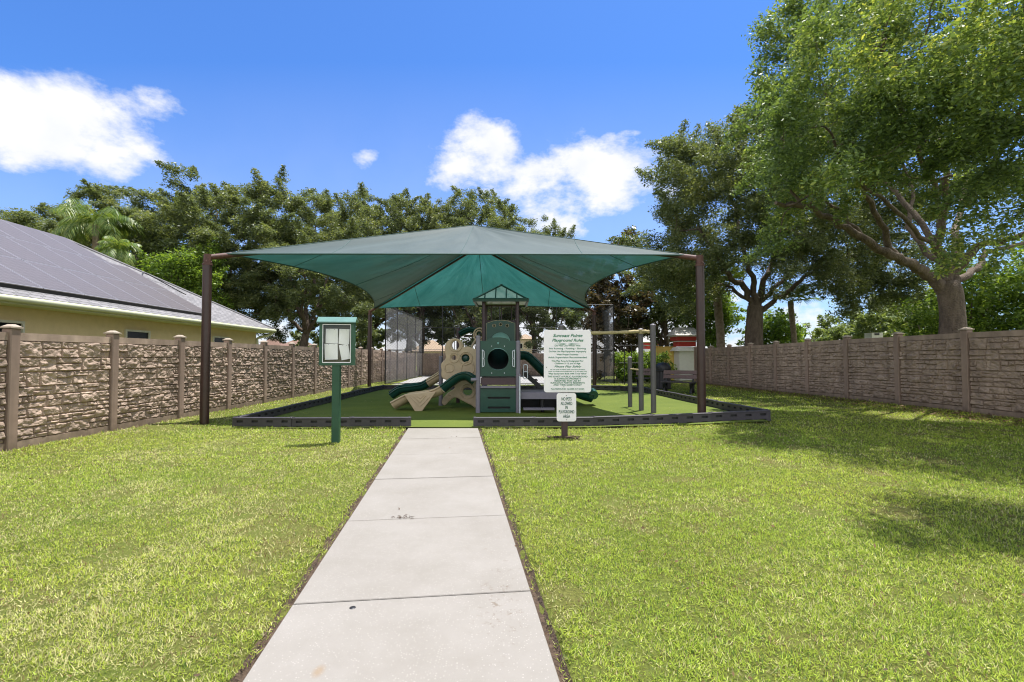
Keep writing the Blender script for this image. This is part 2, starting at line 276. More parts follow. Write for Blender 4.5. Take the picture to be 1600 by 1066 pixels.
# ------------------------------------------------------------------ mesh helpers
OFF = {}
class MB:
    def __init__(s): s.v = []; s.f = []; s.sm = []; s.uv = []
    def add(s, vs, fs, smooth=False, uvs=None):
        o = len(s.v); s.v += [tuple(v) for v in vs]
        for k, f in enumerate(fs):
            s.f.append([i + o for i in f]); s.sm.append(smooth); s.uv.append(uvs[k] if uvs else None)
        return s
    def box(s, c, d, rz=0.0, rot=None, taper=1.0):
        c = Vector(c); hx, hy, hz = d[0] / 2, d[1] / 2, d[2] / 2
        m = rot if rot else Matrix.Rotation(rz, 3, 'Z')
        vs = []
        for z in (-1, 1):
            t = taper if z > 0 else 1
            for x, y in ((-1, -1), (1, -1), (1, 1), (-1, 1)): vs.append(c + m @ Vector((x * hx * t, y * hy * t, z * hz)))
        return s.add(vs, [(0, 3, 2, 1), (4, 5, 6, 7), (0, 1, 5, 4), (1, 2, 6, 5), (2, 3, 7, 6), (3, 0, 4, 7)])
    def bbox(s, c, d, b=0.01, rz=0.0):
        # box with chamfered vertical and top edges
        c = Vector(c); hx, hy, hz = d[0] / 2, d[1] / 2, d[2] / 2; m = Matrix.Rotation(rz, 3, 'Z')
        def ring(z, k):
            x, y = hx - k, hy - k; q = b
            pts = [(-x + q, -y), (x - q, -y), (x, -y + q), (x, y - q), (x - q, y), (-x + q, y), (-x, y - q), (-x, -y + q)]
            return [c + m @ Vector((a, e, z)) for a, e in pts]
        vs = ring(-hz, 0) + ring(hz - b, 0) + ring(hz, b)
        fs = [tuple(reversed(range(8))), tuple(range(16, 24))]
        for r in (0, 8):
            for i in range(8): j = (i + 1) % 8; fs.append((r + i, r + j, r + 8 + j, r + 8 + i))
        return s.add(vs, fs)
    def tube(s, pts, rad, n=10, cap=True, smooth=True, close=False):
        pts = [Vector(p) for p in pts]; k = len(pts)
        if not hasattr(rad, '__len__'): rad = [rad] * k
        vs = []; prev = None
        for i, p in enumerate(pts):
            if close: t = pts[(i + 1) % k] - pts[i - 1]
            else: t = pts[min(i + 1, k - 1)] - pts[max(i - 1, 0)]
            if t.length < 1e-9: t = Vector((0, 0, 1))
            t.normalize()
            if prev is None:
                u = t.orthogonal().normalized()
            else:
                u = prev - t * prev.dot(t)
                if u.length < 1e-6: u = t.orthogonal()
                u.normalize()
            prev = u; w = t.cross(u)
            for a in range(n):
                th = 2 * math.pi * a / n
                vs.append(p + (u * math.cos(th) + w * math.sin(th)) * rad[i])
        fs = []
        for i in range(k if close else k - 1):
            b0 = i * n; b1 = ((i + 1) % k) * n
            for a in range(n): fs.append((b0 + a, b0 + (a + 1) % n, b1 + (a + 1) % n, b1 + a))
        s.add(vs, fs, smooth)
        if cap and not close:
            s.add([vs[i] for i in range(n)], [tuple(reversed(range(n)))]); s.add(vs[-n:], [tuple(range(n))])
        return s
    def lathe(s, base, prof, n=20, smooth=True):
        b = Vector(base); vs = []
        for r, z in prof:
            for a in range(n): th = 2 * math.pi * a / n; vs.append(b + Vector((r * math.cos(th), r * math.sin(th), z)))
        fs = []
        for i in range(len(prof) - 1):
            for a in range(n): fs.append((i * n + a, i * n + (a + 1) % n, (i + 1) * n + (a + 1) % n, (i + 1) * n + a))
        fs.append(tuple(range((len(prof) - 1) * n, len(prof) * n)))
        return s.add(vs, fs, smooth)
    def mesh(s, name, m, off=(0, 0, 0)):
        me = bpy.data.meshes.new(name); o = Vector(off)
        me.from_pydata([Vector(v) - o for v in s.v], [], s.f); me.materials.append(m)
        me.polygons.foreach_set('use_smooth', s.sm)
        if any(u is not None for u in s.uv):
            ul = me.uv_layers.new(name='UVMap'); i = 0
            for u, f in zip(s.uv, s.f):
                for k in range(len(f)):
                    if u is not None: ul.data[i].uv = u[k]
                    i += 1
        me.update(); return me
def thing(name, label, cat, loc=(0, 0, 0), group=None):
    o = bpy.data.objects.new(name, None); C.objects.link(o); o.location = loc; o.empty_display_size = 0.2
    o['label'] = label; o['category'] = cat
    if group: o['group'] = group
    OFF[o.name] = Vector(loc); return o
def link(name, me, parent=None):
    o = bpy.data.objects.new(name, me); C.objects.link(o)
    if parent: o.parent = parent; OFF[o.name] = OFF[parent.name]
    else: OFF[o.name] = Vector((0, 0, 0))
    return o
def part(name, mb, m, parent):
    return link(name, mb.mesh(name, m, OFF[parent.name]), parent)
def tag(o, label=None, cat=None, group=None, kind=None):
    if label: o['label'] = label
    if cat: o['category'] = cat
    if group: o['group'] = group
    if kind: o['kind'] = kind
    return o
def copy_tree(o, parent=None):
    c = o.copy(); C.objects.link(c); c.parent = parent
    OFF[c.name] = OFF.get(o.name, Vector((0, 0, 0)))
    for ch in list(o.children): copy_tree(ch, c)
    return c
def npmesh(name, V, nper, m, col=None, smooth=False):
    # V: (n*nper,3) faces of nper verts each, no sharing
    n = len(V) // nper; me = bpy.data.meshes.new(name)
    me.vertices.add(len(V)); me.vertices.foreach_set('co', V.astype(np.float32).ravel())
    me.loops.add(len(V)); me.loops.foreach_set('vertex_index', np.arange(len(V), dtype=np.int32))
    me.polygons.add(n); me.polygons.foreach_set('loop_start', np.arange(0, len(V), nper, dtype=np.int32))
    try: me.polygons.foreach_set('loop_total', np.full(n, nper, dtype=np.int32))
    except Exception: pass
    if col is not None:
        a = me.color_attributes.new('col', 'FLOAT_COLOR', 'POINT')
        a.data.foreach_set('color', col.astype(np.float32).ravel())
    me.materials.append(m); me.update(calc_edges=True); return me
def plate(outline, holes, th, m, name, to3d, off, bevel=0.0, res=10):
    """flat plate with holes: outline list of (x,y); holes list of lists; to3d maps (x,y,depth) -> Vector"""
    cu = bpy.data.curves.new(name, 'CURVE'); cu.dimensions = '2D'; cu.fill_mode = 'BOTH'; cu.extrude = th / 2 - bevel; cu.bevel_depth = bevel; cu.bevel_resolution = 1
    for pl in [outline] + holes:
        sp = cu.splines.new('POLY'); sp.points.add(len(pl) - 1); sp.use_cyclic_u = True
        for i, (x, y) in enumerate(pl): sp.points[i].co = (x, y, 0, 1)
    o = bpy.data.objects.new('tmp', cu); t = o.to_mesh()
    me = bpy.data.meshes.new(name)
    me.from_pydata([to3d(v.co.x, v.co.y, v.co.z) - Vector(off) for v in t.vertices], [], [list(p.vertices) for p in t.polygons])
    me.materials.append(m); o.to_mesh_clear(); bpy.data.objects.remove(o); bpy.data.curves.remove(cu); me.update(); return me
def circ(cx, cy, r, n=24, ry=None): return [(cx + r * math.cos(2 * math.pi * i / n), cy + (ry or r) * math.sin(2 * math.pi * i / n)) for i in range(n)]
def rrect(x0, y0, x1, y1, r, n=5):
    o = []
    for cx, cy, a0 in ((x1 - r, y1 - r, 0), (x0 + r, y1 - r, 90), (x0 + r, y0 + r, 180), (x1 - r, y0 + r, 270)):
        for i in range(n + 1): a = R(a0 + 90 * i / n); o.append((cx + r * math.cos(a), cy + r * math.sin(a)))
    return o
def spline(pts, n=8):
    pts = [Vector(p) for p in pts]; out = []
    for i in range(len(pts) - 1):
        p0 = pts[max(i - 1, 0)]; p1 = pts[i]; p2 = pts[i + 1]; p3 = pts[min(i + 2, len(pts) - 1)]
        for k in range(n):
            t = k / n; out.append(0.5 * ((2 * p1) + (p2 - p0) * t + (2 * p0 - 5 * p1 + 4 * p2 - p3) * t * t + (3 * p1 - p0 - 3 * p2 + p3) * t ** 3))
    out.append(pts[-1]); return out
def text_polys(lines, font_scale_default=1.0):
    """lines: (string, x, y, size, shear, width) -> verts (x,y), faces"""
    V = []; Fc = []
    for (s, x, y, size, shear, width) in lines:
        cu = bpy.data.curves.new('t', 'FONT'); cu.body = s; cu.size = size; cu.shear = shear; cu.align_x = 'CENTER'; cu.resolution_u = 3
        o = bpy.data.objects.new('t', cu); t = o.to_mesh()
        xs = [v.co.x for v in t.vertices]; k = 1.0
        if xs and width: k = width / (max(xs) - min(xs))
        b = len(V); V += [(x + v.co.x * k, y + v.co.y) for v in t.vertices]; Fc += [[i + b for i in p.vertices] for p in t.polygons]
        o.to_mesh_clear(); bpy.data.objects.remove(o); bpy.data.curves.remove(cu)
    return V, Fc

# ------------------------------------------------------------------ world
def build_world():
    w = bpy.data.worlds.new('World'); bpy.context.scene.world = w; w.use_nodes = True
    nt = w.node_tree; nt.nodes.clear(); L = nt.links.new
    out = nt.nodes.new('ShaderNodeOutputWorld'); bg = nt.nodes.new('ShaderNodeBackground')
    sky = nt.nodes.new('ShaderNodeTexSky'); sky.sky_type = 'NISHITA'; sky.sun_disc = False
    sky.sun_elevation = SUN_EL; sky.sun_rotation = SUN_ROT; sky.air_density = 1.0; sky.dust_density = 0.7; sky.ozone_density = 3.0
    bg.inputs['Strength'].default_value = 0.15
    def mth(op, a, b=None, c=None, clamp=False):
        n = nt.nodes.new('ShaderNodeMath'); n.operation = op; n.use_clamp = clamp
        for i, q in enumerate((a, b, c)):
            if q is None: continue
            if isinstance(q, (int, float)): n.inputs[i].default_value = q
            else: L(q, n.inputs[i])
        return n.outputs[0]
    tc = nt.nodes.new('ShaderNodeTexCoord'); sp = nt.nodes.new('ShaderNodeSeparateXYZ'); L(tc.outputs['Generated'], sp.inputs[0])
    x, y, z = sp.outputs; ys = mth('MAXIMUM', y, 0.02)
    u = mth('DIVIDE', x, ys); v = mth('DIVIDE', z, ys)
    nz = nt.nodes.new('ShaderNodeTexNoise'); nz.inputs['Scale'].default_value = 6.0; nz.inputs['Detail'].default_value = 11.0; nz.inputs['Roughness'].default_value = 0.62
    mp = nt.nodes.new('ShaderNodeMapping'); mp.inputs['Scale'].default_value = (1, 1, 1.7); mp.inputs['Location'].default_value = (3.1, 0.4, 1.9); L(tc.outputs['Generated'], mp.inputs['Vector']); L(mp.outputs[0], nz.inputs['Vector'])
    nn = mth('MULTIPLY', mth('SUBTRACT', nz.outputs['Fac'], 0.5), 5.0)
    tot = None
    for (cx, cy, a, b, amp) in ((60, 185, 205, 74, 1.15), (190, 235, 95, 52, .95), (742, 242, 92, 62, 1.0), (930, 280, 138, 70, 1.15), (870, 345, 85, 45, .75), (878, 208, 68, 26, .45), (572, 246, 34, 24, .3), (200, 300, 60, 20, .45), (985, 203, 40, 12, .1), (830, 268, 60, 30, .5)):
        e = mth('SUBTRACT', amp, mth('ADD', mth('POWER', mth('DIVIDE', mth('SUBTRACT', u, (cx - 800) / F), a / F), 2.0), mth('POWER', mth('DIVIDE', mth('SUBTRACT', v, (557 - cy) / F), b / F), 2.0)))
        tot = e if tot is None else mth('MAXIMUM', tot, e)
    low = mth('SUBTRACT', 1.1, mth('DIVIDE', mth('ABSOLUTE', v), 0.14)); tot = mth('MAXIMUM', tot, low)
    s = mth('ADD', mth('MAXIMUM', tot, -3.0), nn)
    mr = nt.nodes.new('ShaderNodeMapRange'); mr.interpolation_type = 'SMOOTHSTEP'; mr.inputs['From Min'].default_value = -0.1; mr.inputs['From Max'].default_value = 1.12; L(s, mr.inputs['Value'])
    front = mth('GREATER_THAN', y, 0.02); mask = mth('MULTIPLY', mr.outputs[0], front)
    # added out-of-view clouds behind and to the sides, for neutral fill light
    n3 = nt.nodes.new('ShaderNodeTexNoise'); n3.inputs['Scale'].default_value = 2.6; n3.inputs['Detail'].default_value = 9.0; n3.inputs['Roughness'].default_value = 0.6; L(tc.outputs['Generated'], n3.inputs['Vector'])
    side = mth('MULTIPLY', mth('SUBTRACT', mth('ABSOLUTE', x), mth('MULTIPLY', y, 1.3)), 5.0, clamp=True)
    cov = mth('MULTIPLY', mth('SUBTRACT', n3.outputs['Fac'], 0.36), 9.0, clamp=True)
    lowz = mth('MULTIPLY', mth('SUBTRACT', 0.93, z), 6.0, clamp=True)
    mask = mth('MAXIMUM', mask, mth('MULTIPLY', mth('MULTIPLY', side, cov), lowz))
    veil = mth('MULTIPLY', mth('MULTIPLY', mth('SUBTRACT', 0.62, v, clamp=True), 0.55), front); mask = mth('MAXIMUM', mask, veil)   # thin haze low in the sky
    fill_boost = mth('ADD', mth('MULTIPLY', side, 0.45), 1.0)  # added fill clouds made brighter than the visible ones
    n2 = nt.nodes.new('ShaderNodeTexNoise'); n2.inputs['Scale'].default_value = 9.0; n2.inputs['Detail'].default_value = 7.0; L(tc.outputs['Generated'], n2.inputs['Vector'])
    cc = nt.nodes.new('ShaderNodeValToRGB'); e = cc.color_ramp.elements; e[0].position = 0.3; e[1].position = 0.55
    k = CLOUD; e[0].color = (0.83 * k, 0.87 * k, 0.96 * k, 1); e[1].color = (k, k, k * 1.01, 1); L(n2.outputs['Fac'], cc.inputs['Fac'])
    cb = nt.nodes.new('ShaderNodeVectorMath'); cb.operation = 'SCALE'; L(cc.outputs[0], cb.inputs[0]); L(fill_boost, cb.inputs['Scale'])
    hs = nt.nodes.new('ShaderNodeMix'); hs.data_type = 'RGBA'; hs.blend_type = 'MULTIPLY'; hs.inputs[0].default_value = 1; hs.inputs[7].default_value = (*SKYTINT, 1); L(sky.outputs[0], hs.inputs[6])
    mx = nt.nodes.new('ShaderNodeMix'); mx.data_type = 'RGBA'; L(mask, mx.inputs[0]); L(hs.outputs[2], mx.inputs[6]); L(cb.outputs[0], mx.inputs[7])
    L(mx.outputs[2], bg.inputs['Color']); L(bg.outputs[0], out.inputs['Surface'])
SUNDIR = Vector((0.19, 0.16, 1.0)).normalized()
SUN_EL = math.asin(SUNDIR.z); SUN_ROT = math.atan2(SUNDIR.x, SUNDIR.y)
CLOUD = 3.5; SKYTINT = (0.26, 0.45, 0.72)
build_world()
sd = bpy.data.lights.new('sun', 'SUN'); sd.energy = 4.3; sd.angle = R(0.53); sd.color = (1.0, 0.955, 0.885)
so = bpy.data.objects.new('sun', sd); C.objects.link(so); so.rotation_euler = SUNDIR.to_track_quat('Z', 'Y').to_euler(); so.location = (0, 0, 40)
sc = bpy.context.scene
sc.view_settings.view_transform = 'Standard'; sc.view_settings.look = 'None'; sc.view_settings.gamma = 1; sc.view_settings.exposure = 1.0
sc.render.engine = 'CYCLES'; sc.cycles.max_bounces = 8; sc.cycles.diffuse_bounces = 5; sc.cycles.filter_width = 1.1; sc.cycles.transparent_max_bounces = 16

# ------------------------------------------------------------------ ground
def grid_mesh(name, xs, ys, zf, m):
    X, Y = np.meshgrid(xs, ys); Z = zf(X, Y); V = np.stack([X, Y, Z], -1).reshape(-1, 3); nx = len(xs); ny = len(ys)
    idx = np.arange(nx * ny).reshape(ny, nx)
    Fq = np.stack([idx[:-1, :-1], idx[:-1, 1:], idx[1:, 1:], idx[1:, :-1]], -1).reshape(-1, 4)
    me = bpy.data.meshes.new(name); me.vertices.add(len(V)); me.vertices.foreach_set('co', V.astype(np.float32).ravel())
    me.loops.add(Fq.size); me.loops.foreach_set('vertex_index', Fq.astype(np.int32).ravel()); me.polygons.add(len(Fq))
    me.polygons.foreach_set('loop_start', np.arange(0, Fq.size, 4, dtype=np.int32)); me.materials.append(m); me.update(calc_edges=True)
    me.polygons.foreach_set('use_smooth', np.ones(len(Fq), bool)); return me
def path_c(y): return -0.245 - 0.1178 * y
PW = 0.735
def path_d(x, y): return np.abs(x - path_c(y)) / 1.0069      # distance from the centre line
def in_play(x, y): return (x > -5.95 + (y - 10.4) * 0.003) & (x < 5.6) & (y > 10.45) & (y < 22.7)
xs = np.concatenate([[-1500, -600, -250, -120, -60, -30, -18], np.arange(-12, 14, 0.1), [18, 30, 60, 120, 250, 600, 1500]])
ys = np.concatenate([[-1500, -500, -150, -50, -20, -8], np.arange(-4, 28, 0.1), [30, 34, 45, 70, 120, 250, 600, 1500]])
def ground_z(X, Y):
    z = g_h(X, Y) + 0.012 * (fbm(X, Y, 0.35, 8) - 0.5)
    p = (path_d(X, Y) < PW + 0.05) & (Y < 10.6) & (Y > -4)
    z = np.where(p, -0.06, z); z = np.where(in_play(X, Y), np.minimum(z - 0.05, z), z); return z
tag(link('ground', grid_mesh('ground', xs, ys, ground_z, M['lawn'])), kind='structure')

# path of slabs
def build_path():
    b = MB(); sdir = Vector((-0.1178, 1, 0)).normalized(); nd = Vector((sdir.y, -sdir.x, 0))
    cuts = [-4.4, -2.9, -1.4, 0.1, 1.6, 3.1, 4.6, 6.12, 7.6, 9.05, 10.5]
    for a, c in zip(cuts[:-1], cuts[1:]):
        g = 0.008; y0 = a + g; y1 = c - g; dz = rnd.uniform(-.003, .003)
        prof = [(0, -0.1), (0, 0.013), (0.004, 0.018)]
        p0 = Vector((path_c(y0), y0, 0)); p1 = Vector((path_c(y1), y1, 0))
        rings = []
        for inset, z in prof:
            q = [p0 - nd * (PW - inset) + sdir * inset, p0 + nd * (PW - inset) + sdir * inset, p1 + nd * (PW - inset) - sdir * inset, p1 - nd * (PW - inset) - sdir * inset]
            rings.append([v + Vector((0, 0, z + dz)) for v in q])
        vs = sum(rings, []); fs = [(8, 9, 10, 11)]
        for r in range(2):
            for i in range(4): fs.append((r * 4 + i, r * 4 + (i + 1) % 4, r * 4 + 4 + (i + 1) % 4, r * 4 + 4 + i))
        b.add(vs, fs)
    tag(link('path', b.mesh('path', M['concrete'])), kind='structure')
    d = MB()
    for k in (-1, 1):
        n = 300
        vs = []
        for i in range(n + 1):
            y = -4 + 14.5 * i / n
            for j, t in enumerate((0.0, 0.035, 0.075, 0.11)):
                w = t * (0.35 + 0.9 * mnoise.noise(Vector((y * 3.3, k * 5, 1))) ** 2 + 0.25)
                x = path_c(y) + k * (PW + 0.001 + w)
                vs.append(Vector((x, y, (-0.022 if j in (1, 2) else -0.005 if j == 0 else 0.006) + 0.012 * mnoise.noise(Vector((x * 22, y * 22, 3))))))
        fs = [(i * 4 + j, i * 4 + j + 1, i * 4 + j + 5, i * 4 + j + 4) for i in range(n) for j in range(3)]
        d.add(vs, fs)
    tag(link('soil', d.mesh('soil', M['soil'])), kind='structure')
    # dark joint filler and small debris on the path
    j = MB()
    for y in cuts[1:-1]:
        j.add([Vector((path_c(y) + sx * nd.x * (PW - .004), y + sx * nd.y * PW + sy * .009, -0.045)) for sx, sy in ((-1, -1), (1, -1), (1, 1), (-1, 1))], [(0, 1, 2, 3)])
    tag(link('path_joint_soil', j.mesh('path_joint_soil', M['soil'])), kind='structure')
    for (px, py, lab) in ((551, 943, 'small dark gum spot on the concrete path beside the second joint'), (655, 1060, 'tiny dark spot on the concrete path at the bottom edge of the photo')):
        p = at(px, py, 757 * (EYE - .018) / (py - 557.5)); s = MB().lathe((p.x, p.y, 0.014), [(0.0225, 0), (0.018, 0.006), (0.0, 0.0065)], 12)
        tag(link('gum_spot', s.mesh('gum_spot', M['black'])), lab, 'stain')
    t = MB()
    r2 = random.Random(3)
    for i in range(26):
        x = -1.03 + r2.gauss(0, .045); y = 4.6 + r2.gauss(0, .02); a = r2.uniform(0, 3.14)
        t.tube([(x, y, .022), (x + .02 * math.cos(a), y + .012 * math.sin(a), .03), (x + .035 * math.cos(a), y + .02 * math.sin(a), .024)], .002, 4)
    tag(link('dry_twig_clump', t.mesh('dry_twig_clump', M['bark'])), 'little clump of dry brown twigs lying on a path joint', 'twigs', kind='stuff')
build_path()

# turf sheet
TX0, TX1, TY0, TY1 = -5.93, 5.55, 10.42, 22.65
def turf_z(X, Y):
    return g_h(X, Y) + 0.035 + 0.02 * (fbm(X, Y, 1.4, 21) - 0.5)
tag(link('turf', grid_mesh('turf', np.arange(TX0, TX1 + .01, 0.15), np.concatenate([[10.30], np.arange(TY0, TY1 + .01, 0.15)]), turf_z, M['turf'])), kind='structure')
def turf_debris():
    n = 500; x = RG.uniform(-5.7, 5.3, n); y = 10.6 + 11.5 * RG.random(n) ** 1.3; z = turf_z(x, y) + .012; az = RG.uniform(0, 6.28, n); l = RG.uniform(.006, .02, n)
    d1 = np.stack([np.cos(az) * l, np.sin(az) * l, RG.normal(0, .003, n)], -1); d2 = np.stack([-np.sin(az) * l * .5, np.cos(az) * l * .5, RG.normal(0, .003, n)], -1); B = np.stack([x, y, z], -1)
    V = np.stack([B - d1, B + d2, B + d1, B - d2], 1).reshape(-1, 3); c = np.array([.42, .34, .2]) * RG.uniform(.4, 1.4, n)[:, None]
    tag(link('leaf_litter', npmesh('leaf_litter', V, 4, M['grass'], np.repeat(np.concatenate([c, np.ones((n, 1))], 1), 4, 0))), 'pale leaf bits scattered over the green playground turf', 'litter', kind='stuff')
turf_debris()
tag(link('court', MB().add([(-6.9, 26.2, .012), (5.6, 26.2, .012), (5.6, 37.5, .012), (-6.9, 37.5, .012)], [(0, 1, 2, 3)]).mesh('court', M['court'])), kind='structure')

# ------------------------------------------------------------------ grass
def build_grass():
    P = []; 
    def band(y0, y1, dens, wmin, wmax, hmul, xr=1.22):
        n = int(dens * (xr * (y0 + y1)) * (y1 - y0) * 1.0)
        y = RG.uniform(y0, y1, n); x = RG.uniform(-1, 1, n) * (xr * y1 + .3)
        k = np.abs(x) < xr * y + .3; x = x[k]; y = y[k]
        P.append((x, y, np.full(len(x), wmin), np.full(len(x), wmax), np.full(len(x), hmul)))
    band(1.7, 3.0, 17000, .0035, .0058, 1.0); band(3.0, 4.5, 11500, .0045, .007, 1.0); band(4.5, 6.5, 6800, .0055, .0085, 1.05)
    band(6.5, 9, 4000, .0075, .012, 1.1); band(9, 13, 1900, .011, .016, 1.15); band(13, 27, 600, .018, .028, 1.2)
    x, y, w0, w1, hm = [np.concatenate(q) for q in zip(*P)]
    pd = path_d(x, y)
    keep = ~((pd < PW + .02) & (y < 10.55)) & ~in_play(x, y) & (x > -7.62) & (x < 10.3 + .0 * y)
    keep &= ~((np.abs(x - path_c(10.4)) < .55) & (y > 10.3) & (y < 10.6))
    edge = (pd < PW + .075) & (y < 10.5); keep &= ~(edge & (RG.random(len(x)) < .72))
    # worn, thin patches
    thin = sstep(.63, .73, fbm(x, y, .42, 40)); keep &= ~(RG.random(len(x)) < thin * .75)
    tuft = vnoise(x, y, .085, 44) * .6 + vnoise(x, y, .05, 45) * .4; keep &= ~(RG.random(len(x)) < .6 * sstep(.5, .22, tuft))
    x, y, w0, w1, hm = x[keep], y[keep], w0[keep], w1[keep], hm[keep]; n = len(x)
    z = g_h(x, y) + .003
    big = fbm(x, y, 2.6, 50); med = fbm(x, y, .42, 60, 3); sml = RG.random(n)
    h = RG.uniform(.012, .037, n) * hm * (.7 + .6 * med) * (.6 + .8 * tuft[keep])
    near_b = ((np.abs(y - 10.4) < .22) & (x > -6) & (x < 5.7)) | (x < -7.4) | (x > 9.9)
    h = np.where(near_b, h * 1.55, h)
    az = RG.uniform(0, 2 * np.pi, n); lean = RG.uniform(.2, 1.4, n); w = RG.uniform(w0, w1)
    tx = np.cos(az) * np.sin(lean); ty = np.sin(az) * np.sin(lean); tz = np.cos(lean)
    a2 = az + RG.normal(1.57, .5, n); sx = np.cos(a2) * w / 2; sy = np.sin(a2) * w / 2
    B = np.stack([x, y, z], -1); T = np.stack([tx, ty, tz], -1) * h[:, None]; S = np.stack([sx, sy, np.zeros(n)], -1)
    tip = B + T; tip[:, 2] -= h * .15
    V = np.stack([B - S, B + S, tip + S * .35, tip - S * .35], 1).reshape(-1, 3)
    green = np.array([.25, .36, .04]); lime = np.array([.46, .525, .07]); straw = np.array([.60, .56, .27]); dark = np.array([.09, .16, .025]); brown = np.array([.2, .13, .06])
    t = np.clip(sml * .75 + (big - .5) * 1.6 + .12, 0, 1)[:, None]
    c = green * (1 - t) + lime * t
    c = np.where((RG.random(n) < .2)[:, None], dark[None], c)
    leftside = sstep(1.5, -2.5, x)
    sp = .07 + .13 * leftside + .30 * sstep(.45, .75, fbm(x, y, .8, 70)) * (.5 + .6 * leftside) + .45 * thin[keep]
    c = np.where((RG.random(n) < sp)[:, None], straw[None] * RG.uniform(.75, 1.1, n)[:, None], c)
    c = np.where((RG.random(n) < .03 + .3 * thin[keep])[:, None], brown[None], c)
    c = c * (.82 + .36 * fbm(x, y, 1.7, 81))[:, None]
    c = c * (RG.uniform(.75, 1.25, n) * (.8 + .4 * tuft[keep]))[:, None]
    col = np.repeat(np.concatenate([c, np.ones((n, 1))], 1), 4, 0)
    o = link('grass', npmesh('grass', V, 4, M['grass'], col)); tag(o, 'short yellow-green lawn with straw patches either side of the concrete path', 'grass', kind='stuff')
    # fallen leaves
    n = 7600
    x = np.concatenate([RG.normal(9.7, .4, 5000), RG.uniform(-1, 1, 1500) * 6, np.abs(RG.normal(0, .25, 1100)) - 7.5]); y = np.concatenate([RG.uniform(6, 26.5, 5000), RG.uniform(2, 10.3, 1500), RG.uniform(4, 24, 1100)])
    k = ~in_play(x, y) & (x < 10.25) & ((path_d(x, y) > PW) | (RG.random(n) < .03)); x = x[k]; y = y[k]; n = len(x)
    onp = path_d(x, y) < PW
    z = np.where(onp, .022, g_h(x, y) + RG.uniform(.015, .05, n)); az = RG.uniform(0, 6.28, n); l = np.where(x > 9, RG.uniform(.015, .05, n), RG.uniform(.006, .018, n))
    d1 = np.stack([np.cos(az) * l, np.sin(az) * l, RG.normal(0, .006, n)], -1); d2 = np.stack([-np.sin(az) * l * .45, np.cos(az) * l * .45, RG.normal(0, .004, n)], -1)
    B = np.stack([x, y, z], -1); V = np.stack([B - d1, B + d2, B + d1, B - d2], 1).reshape(-1, 3)
    c = np.array([.22, .13, .07]) * RG.uniform(.4, 1.3, n)[:, None]; col = np.repeat(np.concatenate([c, np.ones((n, 1))], 1), 4, 0)
    tag(link('fallen_leaves', npmesh('fallen_leaves', V, 4, M['grass'], col)), 'scattered small brown fallen leaves along the fences', 'leaves', kind='stuff')
build_grass()

# ------------------------------------------------------------------ stone fences
PITCHF = 1.87; PNW = PITCHF - .15; FH = 1.80
def stone_panel():
    W = PNW; H = FH - .24; dx = .0105; nx = int(W / dx); nz = int(H / dx)
    xs = np.linspace(0, W, nx); zs = np.linspace(0, H, nz); X, Z = np.meshgrid(xs, zs); hgt = np.zeros_like(X)
    r = random.Random(5); blocks = []
    z = 0
    while z < H - .01:
        bh = min(r.choice([.11, .15, .19, .23]), H - z)
        if H - z - bh < .06: bh = H - z
        x = 0
        while x < W - .01:
            bw = r.uniform(.2, .48)
            if W - x - bw < .12: bw = W - x
            m = r.random()
            if m < .35 or bh < .12: blocks.append((x, z, bw, bh))
            elif m < .7:
                s = r.uniform(.35, .62); blocks += [(x, z, bw, bh * s), (x, z + bh * s, bw, bh * (1 - s))]
            else:
                s = r.uniform(.35, .6); k = r.uniform(.35, .65); blocks.append((x, z, bw, bh * s)); blocks += [(x, z + bh * s, bw * k, bh * (1 - s)), (x + bw * k, z + bh * s, bw * (1 - k), bh * (1 - s))]
            x += bw
        z += bh
    wob = (fbm(X, Z, .12, 90) - .5) * .014
    Xw = X + wob; Zw = Z + (fbm(X, Z, .1, 91) - .5) * .014
    for bi, (bx, bz, bw, bh) in enumerate(blocks):
        d = np.minimum(np.minimum(Xw - bx, bx + bw - Xw), np.minimum(Zw - bz, bz + bh - Zw))
        inside = d > 0
        e = sstep(.003, .017, d)
        base = r.uniform(.014, .032)
        n1 = np.abs(fbm(X + bi * 3.7, Z * 1.4 + bi, .16, 92, 2) - .5) * .085
        n2 = (fbm(X + bi * 1.3, Z * 1.6, .05, 93, 3) - .5) * .026
        tl = ((X - bx) / bw - .5) * r.uniform(-.012, .012) + ((Z - bz) / bh - .5) * r.uniform(-.018, .008)
        hgt = np.where(inside, e * (base + n1 + n2 + tl), hgt)
    hgt = np.clip(hgt, 0, .075)
    # local: x along, y = -outward (face looks to -y), z up
    V = np.stack([X - W / 2, -hgt, Z + .12], -1).reshape(-1, 3)
    idx = np.arange(nx * nz).reshape(nz, nx); Fq = np.stack([idx[:-1, :-1], idx[:-1, 1:], idx[1:, 1:], idx[1:, :-1]], -1).reshape(-1, 4).tolist()
    V = V.tolist(); b = MB(); b.add(V, Fq)
    b.box((0, .03, FH / 2), (W, .056, FH - .02))                     # body behind the stones
    b.box((0, .02, FH - .06), (W, .11, .12)); b.box((0, .02, .055), (W, .11, .13))
    return b.mesh('stone_panel', M['fence'])
PANEL = stone_panel()
pb = MB().bbox((0, 0, (FH + .06) / 2 - .1), (.155, .155, FH + .26), .012); POST = pb.mesh('fence_post', M['fencepost'])
cb = MB().box((0, 0, FH + .075), (.195, .195, .025)).box((0, 0, FH + .107), (.17, .17, .04), taper=.35); CAP = cb.mesh('post_cap', M['fencecap'])
